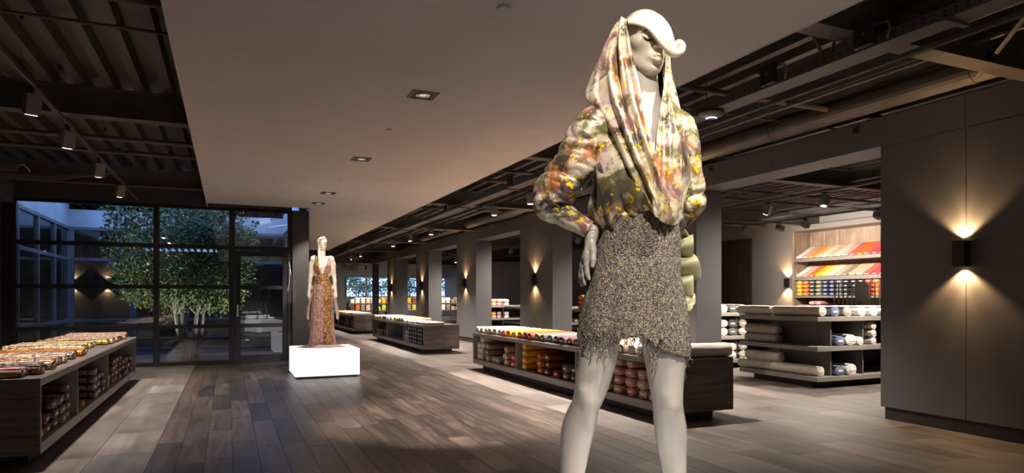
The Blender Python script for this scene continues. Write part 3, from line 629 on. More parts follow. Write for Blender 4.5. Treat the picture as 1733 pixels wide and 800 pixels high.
# ================================================================ DISPLAY TABLES
def table(name, label, x0, x1, y0, y1, divs, face, z0=.1, z1=.66):
    """long low display table; face = -1 when the open side looks to -x, +1 to +x"""
    t = thing(name, label, 'display table', ((x0 + x1) / 2, (y0 + y1) / 2, 0), 0, 'long display tables'); w = (x1 - x0) / 2; l = (y1 - y0) / 2; cy = (y0 + y1) / 2
    MB().bbox(-w, w, -l, l, z1 - .065, z1 - .004, .003).build('top_board', 'laminate', t)
    MB().bbox(-w + .004, w - .004, -l, l, z1 - .004, z1, .001).build('top_veneer', 'oak_dark', t)
    MB().bbox(-w, w, -l, l, z0, z0 + .085, .003).build('bottom_board', 'laminate', t)
    for s in (-1, 1):
        a, b = sorted((s * l, s * (l - .03))); MB().bbox(-w, w, a, b, z0 + .085, z1 - .065, .002).build('end_panel', 'laminate', t)
        n = 4; hh = (z1 - z0) / n
        for k in range(n):
            a, b = sorted((s * l, s * (l + .008))); MB().bbox(-w + .001, w - .001, a, b, z0 + k * hh + .0008, z0 + (k + 1) * hh - .0008, .0015).build('veneer_board', 'oak_end', t)
    for d in divs: MB().bbox(-w + .003, w - .003, d - cy - .014, d - cy + .014, z0 + .085, z1 - .065, .002).build('divider', 'laminate', t)
    bx = sorted((face * -(w - .02), face * -(w - .035))); MB().box(bx[0], bx[1], -l + .03, l - .03, z0 + .085, z1 - .065).build('rear_panel', 'oak_dark', t)
    MB().bbox(-w + .12, w - .12, -l + .18, l - .18, 0, z0, .003).build('plinth', 'baseboard', t)
    return t
ZT, ZS = .66, .185
R_ = random.Random(11)
# ---- right front table
T1 = (4.12, 4.98, 5.5, 11.26); table('display_table', 'long grey display table of coloured fabric bolts behind the foreground mannequin', *T1, (7.42, 9.34), -1)
tops = ['white', 'white', 'cream', 'beige', 'sage', 'blush', 'coral', 'mustard', 'yellow', 'rust', 'brown', 'brick', 'olive', 'charcoal', 'teal', 'plum', 'charcoal', 'brown', 'taupe', 'cream', 'beige', 'peach', 'blush', 'beige', 'white', 'cream', 'grey print']
y = 11.13
for i, c in enumerate(tops):
    bolt('flat', .8, c, (4.135 + R_.uniform(0, .03), y, ZT), R_.uniform(-.02, .02), f'{c} fabric bolt on top of the right front display table, {ORD[i + 1]} from its far end', 'bolts on the right front table', rng=R_, w=R_.uniform(.9, 1.08)); y -= .2 + (.02 if i % 4 == 0 else 0)
bolt('round', .9, 'cream print', (4.10, 5.60, ZT), .0, 'cream printed fabric roll lying across the near end of the right front table', 'bolts on the right front table', lab=False)
stacks = [(11.12, ['white'] * 3), (10.93, ['white'] * 4), (10.66, ['beige', 'taupe', 'taupe']), (10.42, ['beige']), (10.2, ['sage']), (9.86, ['blush'] * 3), (9.56, ['coral'] * 2),
          (9.12, ['mustard'] * 4), (8.88 - .3, ['rust'] * 3), (8.34, ['brown'] * 3), (8.06, ['brick']), (7.8, ['olive'] * 2), (7.58, ['charcoal'] * 2), (7.2, ['grey print'] * 2), (6.98, ['cream'] * 3), (6.74, ['beige'] * 2), (6.5, ['pink floral'] * 4), (6.26, ['pink floral'] * 4), (6.02, ['blush'] * 3), (5.78, ['cream print'] * 3)]
for i, (yy, cs) in enumerate(stacks):
    for k, c in enumerate(cs):
        bolt('flat', .7, c, (4.15 + R_.uniform(0, .03), yy + R_.uniform(-.006, .006), ZS + k * BH * 1.0), R_.uniform(-.02, .02), f'{c} fabric bolt inside right front table, {ORD[i + 1]} stack from far end, {ORD[k + 1]} from bottom', 'bolts inside the right front table', rng=R_, size=.95, w=R_.uniform(.95, 1.05))
# ---- second and third tables on the right
T2 = (4.12, 4.98, 14.55, 20.3); table('display_table', 'second grey display table on the right, beyond the front one', *T2, (16.45, 18.4), -1)
tops = ['beige', 'cream', 'taupe', 'cream', 'beige', 'charcoal', 'denim', 'cream', 'white', 'pale_gold', 'cream', 'yellow', 'mustard', 'denim', 'charcoal', 'taupe', 'beige', 'peach', 'cream', 'peach', 'blush', 'beige', 'peach', 'cream', 'blush']
y = 20.15
for i, c in enumerate(tops):
    bolt('flat', .8, c, (4.135 + R_.uniform(0, .04), y, ZT), R_.uniform(-.03, .03), f'{c.replace("_", " ")} fabric bolt on top of the second right display table, {ORD[i + 1]} from its far end', 'bolts on the second right table', rng=R_, size=.95 if i < 16 else .6, w=R_.uniform(.9, 1.05)); y -= .228
for i, (yy, cs) in enumerate([(20.05, ['denim']), (19.8, ['beige'] * 2), (19.45, ['beige', 'taupe']), (19.2, ['taupe'] * 2), (18.75, ['brown', 'taupe', 'brown']), (18.55, ['brown'] * 3), (16.25, ['beige'] * 3), (16.02, ['denim'] * 4), (15.8, ['charcoal'] * 4), (15.58, ['denim'] * 4), (15.36, ['charcoal'] * 4), (15.12, ['denim'] * 4), (14.9, ['charcoal'] * 4), (14.68, ['denim'] * 4)]):
    for k, c in enumerate(cs): bolt('flat', .7, c, (4.15, yy, ZS + k * BH * .95), R_.uniform(-.02, .02), f'{c} fabric bolt inside second right table, {ORD[i + 1]} stack from far end, {ORD[k + 1]} from bottom', 'bolts inside the second right table', rng=R_, size=.9)
T3 = (4.12, 4.98, 23.6, 29.3); table('display_table', 'farthest grey display table on the right, near the end windows', *T3, (25.5, 27.4), -1)
y = 29.1
for i in range(18):
    c = ('red', 'lime', 'aqua', 'black', 'coral', 'lime', 'teal', 'cream', 'charcoal', 'beige', 'taupe', 'cream', 'peach', 'beige', 'cream', 'taupe', 'cream', 'white')[i]
    bolt('flat', .8, c, (4.14, y, ZT), 0, f'{c} fabric bolt on top of the farthest right display table, {ORD[i + 1]} from its far end', 'bolts on the farthest right table', rng=R_, size=.8, lab=False); y -= .31
for i, (yy, c, n) in enumerate(((28.9, 'forest', 2), (28.4, 'teal', 2), (27.9, 'black', 3), (27.1, 'charcoal', 3), (26.6, 'teal', 2), (26.0, 'black', 3), (25.2, 'taupe', 3), (24.8, 'brown', 2), (24.3, 'beige', 3), (23.9, 'taupe', 2))):
    for k in range(n): bolt('flat', .7, c, (4.16, yy, ZS + k * BH * .95), 0, f'{c} fabric bolt inside farthest right table, {ORD[i + 1]} stack from far end, {ORD[k + 1]} from bottom', 'bolts inside the farthest right table', rng=R_, size=.9, lab=False)
# ---- left table
T4 = (-2.18, -1.31, 6.02, 11.7); table('display_table', 'long grey display table of sparkling fabric at the left of the aisle', *T4, (7.4, 9.15), 1, z1=.685)
tops = ['pink and blue floral', 'sparkling wine', 'sparkling grey', 'sparkling cream', 'sparkling rose gold', 'sparkling rose gold', 'sparkling cream', 'sparkling cream', 'sparkling grey', 'sparkling orange', 'sparkling orange', 'sparkling gold', None, None,
        'sparkling cream', 'sparkling cream', 'sparkling gold', 'sparkling cream', None, 'sparkling gold', 'sparkling rose gold', 'sparkling rose gold', 'sparkling rose gold', 'sparkling rose gold', 'sparkling cream', 'sparkling rose gold', 'sparkling rose gold', 'sparkling rose gold', 'sparkling cream']
y = 6.13; j = 0
for i, c in enumerate(tops):
    if c:
        j += 1; bolt('fold', .75, c, (-1.36 - R_.uniform(0, .09) - (.12 if 14 <= i <= 17 else 0), y, .685), PI + R_.uniform(-.04, .04), f'{c} fabric bolt on top of the left display table, {ORD[j]} from its near end', 'bolts on the left table', rng=R_, w=.84)
    y += .198
for i, (yy, cs) in enumerate([(6.18, ['sparkling gold'] * 2), (6.44, ['sparkling wine'] * 2), (6.7, ['sparkling wine'] * 3), (6.95, ['sparkling grey'] * 3), (7.2, ['sparkling wine'] * 4), (7.55, ['sparkling wine'] * 3), (7.85, ['sparkling orange']), (8.55, ['sparkling grey'] * 4), (8.8, ['sparkling grey'] * 3), (9.02, ['sparkling wine'] * 3), (9.45, ['sparkling rose gold'] * 2), (9.8, ['sparkling wine'] * 4), (10.1, ['sparkling rose gold'] * 4), (10.4, ['sparkling wine'] * 4), (10.75, ['sparkling wine'] * 3), (11.1, ['sparkling grey'] * 3), (11.45, ['sparkling wine'] * 3)]):
    for k, c in enumerate(cs): bolt('fold', .75, c, (-1.335 - R_.uniform(0, .03), yy, ZS + k * .083), PI + R_.uniform(-.03, .03), f'{c} fabric bolt inside left table, {ORD[i + 1]} stack from near end, {ORD[k + 1]} from bottom', 'bolts inside the left table', rng=R_)

# ================================================================ SHELF ISLANDS IN THE RIGHT ROOM
def island(label, x0, x1, y0, y1):
    t = thing('shelf_island', label, 'shelf unit', ((x0 + x1) / 2, (y0 + y1) / 2, 0), 0, 'shelf islands'); w = (x1 - x0) / 2; l = (y1 - y0) / 2
    for z in (.1, .53, .957): MB().bbox(-w, w, -l, l, z, z + .065, .003).build('shelf_board', 'shelf_taupe', t)
    for a, b in ((.165, .53), (.595, .957)):
        MB().bbox(-w + .34, -w + .37, -l + .08, l - .5, a, b, .002).build('upright', 'laminate_dark', t); MB().bbox(w - .37, w - .34, -l + .08, l - .3, a, b, .002).build('upright', 'laminate_dark', t)
        MB().bbox(-w + .37, w - .37, -.02, .02, a, b, .002).build('cross_panel', 'laminate_dark', t)
        MB().bbox(-w + 1.0, -w + 1.03, -l + .08, -.02, a, b, .002).build('upright', 'laminate_dark', t)
    MB().bbox(-w + .12, w - .12, -l + .2, l - .2, 0, .1, .003).build('plinth', 'baseboard', t); return t
ZI = (.165, .595, 1.022)
I1 = (7.65, 10.2, 6.76, 8.3); island('low taupe shelf island with printed fabric rolls, nearest in the right-hand room', *I1)
G1 = 'rolls on the nearest shelf island'; H = PI / 2
bolt('round', .9, 'cream print', (7.8, 6.80, ZI[2]), H, 'cream printed roll on the nearest island top, at its near left corner', G1)
bolt('round', .7, 'cream print', (7.8, 7.74, ZI[2]), H, 'cream printed roll on the nearest island top, behind the corner roll', G1, lab=False)
for k, (x, c) in enumerate(((8.05, 'denim'), (8.3, 'grey print'), (8.6, 'white motif'), (8.85, 'white motif'), (9.1, 'white floral'), (9.35, 'white motif'), (9.6, 'white motif'))):
    bolt('round', .7, c, (x, 6.80, ZI[2]), H, f'{c} fabric roll on the nearest island top, {ORD[k + 2]} along its near edge', G1, rng=R_, w=1.15)
for k, (x, c) in enumerate(((7.95, 'denim'), (8.2, 'orange'), (8.5, 'white'), (8.8, 'amber'), (9.1, 'aqua'), (9.4, 'white motif'))):
    bolt('thin', .62, c, (x, 7.6, ZI[2]), H, f'{c} fabric bolt on the nearest island top, {ORD[k + 1]} along its back row', G1, rng=R_, w=1.3)
bolt('round', .9, 'cream print', (7.8, 6.83, ZI[0]), H, 'cream printed roll on the lowest island shelf, at its near left corner', G1)
bolt('round', .7, 'cream print', (7.8, 7.745, ZI[0]), H, 'cream printed roll on the lowest island shelf, under another roll', G1, lab=False, size=.98)
bolt('round', .7, 'cream print', (7.8, 7.56, ZI[0] + .148), H, 'cream printed roll lying on top of another on the lowest island shelf', G1, lab=False)
for k in range(2): bolt('round', .7, 'grey print', (7.8, 8.28, ZI[1] + .142 * k), -H, f'grey printed roll at the far end of the middle island shelf, {("lower", "upper")[k]} one', G1, lab=False, size=.95)
for z, s in ((0, 'lowest'), (1, 'middle')):
    for k, (x, c) in enumerate((((8.14, 'denim'), (8.37, 'white floral')), ((8.14, 'denim'), (8.36, 'white floral'), (8.555, 'white motif')))[z]):
        bolt('round', .7, c, (x, 6.79, ZI[z]), H, f'{c} fabric roll on the {s} shelf of the nearest island, {ORD[k + 1]} from its corner', G1, rng=R_, w=(1.25, 1.3, 1.0)[k], size=(1.0, 1.12, .85)[k])
for k in range(3): bolt('round', .7, 'white floral', (8.85, 6.8, ZI[1] + .115 * k), H, f'brown flowered roll in the right bay of the nearest island, {ORD[k + 1]} from bottom', G1, rng=R_, size=.75)
I2 = (7.65, 10.2, 9.4, 11.2); island('second taupe shelf island, partly hidden behind the nearest one', *I2)
for z, n in ((2, 1), (1, 2), (0, 2)):
    for k, (x, c) in enumerate(((7.83, 'grey print'), (8.13, 'denim'), (8.34, 'white floral'), (8.545, 'charcoal'), (8.8, 'grey print'))):
        for q in range(n): bolt('round', .7, c if z else ('grey print', 'white floral')[k % 2], (x, 9.44, ZI[z] + .152 * q), H, f'{c if z else ("grey print", "white floral")[k % 2]} roll on second island {("lowest shelf", "middle shelf", "top")[z]}, {ORD[k + 1]} column from left, {ORD[q + 1]} up', 'rolls on the second shelf island', rng=R_, w=1.2)
I3 = (7.65, 10.2, 11.9, 13.9); island('taupe shelf island stacked with orange fabric right of the pier', *I3)
for z, n in ((2, 3), (1, 3)):
    for k, yy in enumerate((12.1, 12.4, 12.7, 13.0, 13.3, 13.6)):
        for q in range(n): bolt('flat', .7, ('orange', 'orange', 'amber')[q] if z == 2 else ('red', 'rust', 'orange')[q], (7.69, yy, ZI[z] + .109 * q), 0, f'orange fabric bolt on island {("middle shelf", "top")[z - 1]}, {ORD[k + 1]} stack from near end, {ORD[q + 1]} up', 'orange bolts on an island', rng=R_, w=1.5)
I4 = (7.65, 10.2, 16.0, 18.2); island('taupe shelf island seen through the opening left of the wall lamp pier', *I4)
for k, (x, c, h2) in enumerate(((7.78, 'taupe', 2), (7.95, 'taupe', 1), (8.13, 'teal', 2), (8.32, 'teal', 1), (8.5, 'taupe', 2), (8.68, 'blush', 3))):
    for q in range(h2): bolt('flat', .7, c, (x, 16.04, ZI[2] + .109 * q), H, f'{c} bolt on top of island beyond the lamp pier, {ORD[k + 1]} column, {ORD[q + 1]} up', 'bolts on the island beyond the lamp pier', rng=R_)
bolt('round', .9, 'peach', (8.1, 17.0, ZI[2]), 0, 'long peach roll lying across the top of the island beyond the pier', 'bolts on the island beyond the lamp pier'); bolt('round', .9, 'white', (8.1, 17.3, ZI[2]), 0, 'long white roll lying across the top of the island beyond the pier', 'bolts on the island beyond the lamp pier')
for k, (x, c, h2) in enumerate(((7.735, 'white', 3), (7.905, 'taupe', 2), (8.11, 'plum', 2), (8.285, 'teal', 1), (8.46, 'navy', 2), (8.77, 'taupe', 1), (8.95, 'taupe', 1))):
    for q in range(h2): bolt('flat', .7, c, (x, 16.06, ZI[1] + .109 * q), H, f'{c} bolt on middle shelf of island beyond lamp pier, {ORD[k + 1]} column, {ORD[q + 1]} up', 'bolts on the island beyond the lamp pier', rng=R_)
I5 = (7.65, 10.2, 20.6, 22.8); island('taupe shelf island seen between the two farther lamp piers', *I5)
for z in (2, 1):
    for k, (x, c) in enumerate(((7.735, 'white'), (7.905, 'peach'), (8.11, 'coral'), (8.3, 'peach'), (8.5, 'blush'), (8.78, 'white'))):
        for q in range(2): bolt('flat', .7, c, (x, 20.64, ZI[z] + .109 * q), H, f'{c} bolt on island between far piers, {("middle shelf", "top")[z - 1]}, {ORD[k + 1]} column, {ORD[q + 1]} up', 'bolts on the island between far piers', rng=R_, lab=False)

# ================================================================ WALL SHELVING ON THE SIDE WALL
SX = 14.15
t = thing('display_shelving', 'wood-backed wall shelving with two sloping shelves of bright fabric', 'shelving', (XR, 11.3, 0))
MB().box(-.03, 0, -4.3, 1.85, .1, 3.2).build('back_panel', 'oak_warm', t)
for y in (-4.3, 1.85): MB().bbox(-.62, 0, y - .03, y + .03, 0, 3.2, .003).build('side_panel', 'oak_warm', t)
MB().bbox(-.66, 0, -4.33, 1.88, 3.06, 3.2, .003).build('top_panel', 'shelf_taupe', t)
for z in (.25, .75, 1.29): MB().bbox(-.6, -.03, -4.27, 1.82, z, z + .05, .003).build('shelf', 'shelf_taupe', t)
for z in (1.78, 2.27):
    M = Matrix.Translation((-.6, 0, z)) @ Matrix.Rotation(math.radians(-28), 4, 'Y')
    MB().bbox(0, .62, -4.27, 1.82, .03, .05, .003, M).build('sloping_shelf', 'shelf_taupe', t); MB().bbox(-.62, -.58, -4.27, 1.82, z - .03, z + .055, .003).build('front_rail', 'shelf_taupe', t)
row1 = ['white', 'blush', 'amber', 'peach', 'cream', 'peach', 'cream', 'blush', 'coral', 'orange', 'coral', 'rose', 'red', 'aqua', 'teal', 'coral', 'red', 'rose', 'orange', 'red']
row2 = ['white', 'blush', 'orange', 'yellow', 'pale_gold', 'cream', 'beige', 'taupe', 'peach', 'blush', 'coral', 'rose', 'coral', 'red', 'rose', 'orange', 'red', 'coral', 'rose', 'red']
for z, row, s in ((2.27, row1, 'upper'), (1.78, row2, 'lower')):
    for k, c in enumerate(row):
        yy = 13.0 - k * .203
        bolt('thin', .62, c, (XR - .575, yy, z + .065), 0, f'{c.replace("_", " ")} fabric bolt on the {s} sloping wall shelf, {ORD[k + 1]} from the left', f'bolts on the {s} sloping shelf', tilt=math.radians(-28), rng=R_, w=1.27)
for k, (c, n) in enumerate((('yellow', 4), ('orange', 4), ('forest', 4), ('olive', 4), ('navy', 4), ('navy', 4), ('charcoal', 4), ('black', 4), ('black', 4), ('black', 4), ('red', 4), ('orange', 4), ('red', 4), ('rust', 4))):
    for q in range(n): bolt('flat', .55, c, (XR - .58, 12.98 - k * .205, 1.342 + q * .102), 0, f'{c} bolt under the sloping wall shelves, {ORD[k + 1]} stack from left, {ORD[q + 1]} up', 'stacked bolts under the sloping shelves', rng=R_, w=1.28, size=.9)
for k, (c, n) in enumerate((('pink', 3), ('plum', 2), ('pink', 4), ('pink', 4), ('plum', 3), ('plum', 3))):
    for q in range(n): bolt('flat', .55, c, (XR - .58, 12.98 - k * .205, .802 + q * .102), 0, f'{c} bolt on the wall shelf at island height, {ORD[k + 1]} stack from left, {ORD[q + 1]} up', 'pink bolts low on the wall shelves', rng=R_, w=1.28, size=.9)
# dark wood panels on the side wall further back
for k in range(8): struct('wall_panel', MB().bbox(XR - .04, XR, 15.3 + k * .9, 16.19 + k * .9, 0, 3.1, .003), 'oak_tall', f'tall dark wood wall panel beyond the side wall lamp, {ORD[k + 1]} from it')
struct('baseboard_side', MB().bbox(XR - .025, XR, 13.2, 15.28, 0, .12, .003), 'baseboard', 'dark baseboard under the side wall lamp')
# slatted rack with a card
mat('rack_grey', (.5, .47, .44), .45)
t = thing('slatted_rack', 'grey metal slatted rack with hanging card in front of the wall shelving', 'rack', (12.1, 9.45, 0))
d = Vector((-.62, .79, 0)).normalized()
for k in range(15):
    p = d * (-.55 + k * .083); MB().bbox(p.x - .011, p.x + .011, p.y - .011, p.y + .011, 0, 1.62 - (.02 if k % 2 else 0), .002).build('slat', 'rack_grey', t)
for z in (.2, 1.0, 1.6):
    p = d * -.56; q = d * .62; MB().tube([p + Vector((0, 0, z)), q + Vector((0, 0, z))], .014, 4).build('rail', 'rack_grey', t)
p = d * .1; M = Matrix.Translation((p.x - .03, p.y - .025, 1.42)) @ Matrix.Rotation(math.atan2(d.y, d.x), 4, 'Z')
MB().bbox(-.13, .13, -.004, .004, -.2, .16, .002, M).build('card', 'rack_grey', t); MB().box(-.1, -.02, .004, .005, .1, .12, M).build('card_print', 'laminate_dark', t)
# ---- far end shelf with stacks under the windows
t = thing('low_shelving', 'low shelving with stacked fabric below the far windows', 'shelving', (9.5, 38, 0))
for z in (.1, .5, .92): MB().bbox(-3.2, 3.4, -.35, .35, z, z + .05, .003).build('shelf', 'laminate_dark', t)
for x in (-3.2, -1, 1.2, 3.4): MB().bbox(x - .02, x + .02, -.34, .34, 0, .95, .003).build('upright', 'laminate_dark', t)
for z, s in ((.97, 'top'), (.55, 'middle shelf')):
    for k in range(22):
        c = (['white', 'cream', 'white', 'beige', 'white', 'cream', 'amber', 'beige', 'taupe', 'taupe', 'orange', 'amber', 'brown', 'brick', 'brown', 'orange', 'red', 'rose', 'cream', 'white', 'taupe', 'beige'] if z > .9 else ['brick', 'orange', 'taupe', 'blush', 'taupe', 'lime', 'lime', 'beige', 'lime', 'lime', 'beige', 'taupe', 'lime', 'olive', 'lime', 'taupe', 'cream', 'beige', 'white', 'taupe', 'blush', 'cream'])[k]
        for q in range(3 if (k * 7) % 5 else 2): bolt('flat', .55, c, (6.5 + k * .3, 37.68, z + q * .109), H, f'{c} fabric bolt on far low shelving {s}, {ORD[k + 1]} stack from left, {ORD[q + 1]} up', 'stacks on the far low shelving', rng=R_, lab=False, w=1.5)
# shelves of goods behind the left courtyard glazing
for j, (yy, s) in enumerate(((15.0, 'near'), (16.6, 'far'))):
    t = thing('stock_shelf', f'stock shelf of golden fabric behind the left courtyard glazing, {s} one', 'shelving', (-4.6, yy, 0), 0, 'stock shelves')
    for z in (.3, .75, 1.2, 1.65, 2.1): MB().bbox(-.25, .25, -.6, .6, z, z + .03, .002).build('shelf', 'laminate_dark', t)
    for y in (-.6, .6): MB().bbox(-.25, .25, y - .015, y + .015, 0, 2.5, .002).build('upright', 'laminate_dark', t)
    for zi, z in enumerate((1.23, 1.68)):
        for k in range(4):
            for q in range(3): bolt('flat', .55, ('sparkling gold', 'sparkling cream')[k % 2], (-4.36, yy - .42 + k * .28, z + q * .109), PI, f'golden bolt on the {s} stock shelf behind left glazing, {("lower", "upper")[zi]} row, {ORD[k + 1]} stack, {ORD[q + 1]} up', 'bolts on the stock shelves', rng=R_, lab=False, w=1.4)
    tracklamp(-3.9, yy, 3.0, (-4.5, yy, 1.5), 60, 60, f'spotlight over the {s} stock shelf behind the left courtyard glazing', 'spotlights over the stock shelves')

# ================================================================ COURTYARD
mat('bark', (.12, .115, .10), .9, noise=(12, .4), bump=(30, .8)); mat('soil', (.05, .04, .035), .95, noise=(20, .3), bump=(40, .8))
m = mat('leaf', (.10, .155, .055), .45, noise=(3, .35), sheen=.1)
def tree(base, H, rx, rz, cz, nleaf, label, seed, stems=4, lean=.3, leaf=.055):
    t = thing('leafy_tree', label, 'tree', base); r = random.Random(seed); b = MB(); tips = []
    for s in range(stems):
        a = 2 * PI * s / stems + r.random() * .6; x = math.cos(a) * .1; y = math.sin(a) * .1; pts = []; dx = math.cos(a) * lean; dy = math.sin(a) * lean
        for i in range(8):
            q = i / 7; pts.append((x + dx * q ** .8 + r.uniform(-.03, .03), y + dy * q ** .8 + r.uniform(-.03, .03), H * .82 * q))
        b.tube(pts, [.055 * (1 - .75 * i / 7) for i in range(8)], 8)
        for i in range(3, 8):
            for k in range(3):
                p = Vector(pts[i]); d = Vector((r.uniform(-1, 1), r.uniform(-1, 1), r.uniform(.1, .9))).normalized() * rx * r.uniform(.45, .8)
                b.tube([p, p + d * .5 + Vector((0, 0, .04)), p + d], [.016, .011, .005], 5); tips.append(p + d)
    b.build('trunk', 'bark', t, True)
    b = MB(); blobs = [(Vector((r.uniform(-.75, .75) * rx, r.uniform(-.75, .75) * rx, cz + r.uniform(-.75, .75) * rz)), r.uniform(.28, .5) * rx) for _ in range(26)]
    vs = []; fs = []
    for k in range(nleaf):
        c, R = r.choice(blobs); v = Vector((r.gauss(0, 1), r.gauss(0, 1), r.gauss(0, 1))).normalized(); p = c + v * R * r.random() ** .4
        d = (v + Vector((r.uniform(-.6, .6), r.uniform(-.6, .6), r.uniform(-.9, .3)))).normalized(); n = d.orthogonal().normalized(); n.rotate(Matrix.Rotation(r.random() * 6.28, 3, d)); s = d.cross(n)
        L = leaf * r.uniform(.7, 1.4); w = L * .36; i = len(vs)
        vs += [p, p + d * L * .5 + s * w + n * w * .25, p + d * L, p + d * L * .5 - s * w + n * w * .25]; fs += [(i, i + 1, i + 2), (i, i + 2, i + 3)]
    o = obj('foliage', vs, fs, 'leaf', t); o['kind'] = 'stuff'; return t
tree((-.76, 15.7, -.03), 2.7, 1.4, 1.15, 2.3, 26000, 'multi-stemmed leafy tree standing in the courtyard behind the glazing', 5, lean=.36, leaf=.066)
b = MB().lathe([(.02, .0), (.5, .01), (.56, .02), (.58, -.02)], (-.76, 15.7, -.03), 28); tag(b.build('planting_ring', 'soil'), 'round soil bed around the courtyard tree', 'tree bed')
mat('foliage_far', (.10, .13, .07), .8)
for k in range(6): tree((2 + k * 4.0, 53 + (k % 2) * 4.5, -.3), 4.2, 1.7, 1.7, 3.2, 2200, f'dusky tree outside the far end windows, {ORD[k + 1]} from the left', 30 + k, 3, .5, .16)
# in-ground uplights
for k, (x, y) in enumerate(((.55, 15.0), (-1.95, 15.0))):
    t = thing('ground_uplight', f'small round uplight set in the courtyard deck, {("right of", "left of")[k]} the tree', 'uplight', (x, y, -.01), 0, 'courtyard uplights')
    MB().lathe([(.055, .0005), (.06, .006), (.045, .008)], n=20).build('bezel', 'chrome', t); MB().cyl((0, 0, .004), (0, 0, .009), .043, n=20).build('lens', 'lens_lit', t)
    spot(t, (0, 0, .03), (-.76 - x, 15.7 - y, 2.6), 26, 84, .6, (1, .9, .74), .04)
# security camera
q = PX(448, 375, 15.6)
t = thing('security_camera', 'white bullet security camera on a bracket above the courtyard', 'security camera', tuple(q))
M = Matrix.Rotation(.5, 4, 'Z') @ Matrix.Rotation(-.25, 4, 'Y')
MB().bbox(-.17, .12, -.07, .07, -.06, .06, .012, M).build('body', 'white_plastic', t); MB().bbox(-.21, .12, -.078, .078, .06, .07, .002, M).build('sunshield', 'white_plastic', t)
MB().cyl(M @ Vector((-.17, 0, 0)), M @ Vector((-.18, 0, 0)), .045, n=18).build('lens', 'black', t)
e = Vector((CX1 - .15, q[1], q[2] - .05)) - Vector(q)
MB().tube([(.05, .02, -.05), (.09, .03, -.13), (e.x * .6, .02, -.1), (e.x, 0, e.z)], .022, 8).build('bracket', 'white_plastic', t, True); MB().cyl((e.x - .02, 0, e.z), (e.x, 0, e.z), .06, n=16).build('mounting_plate', 'white_plastic', t)

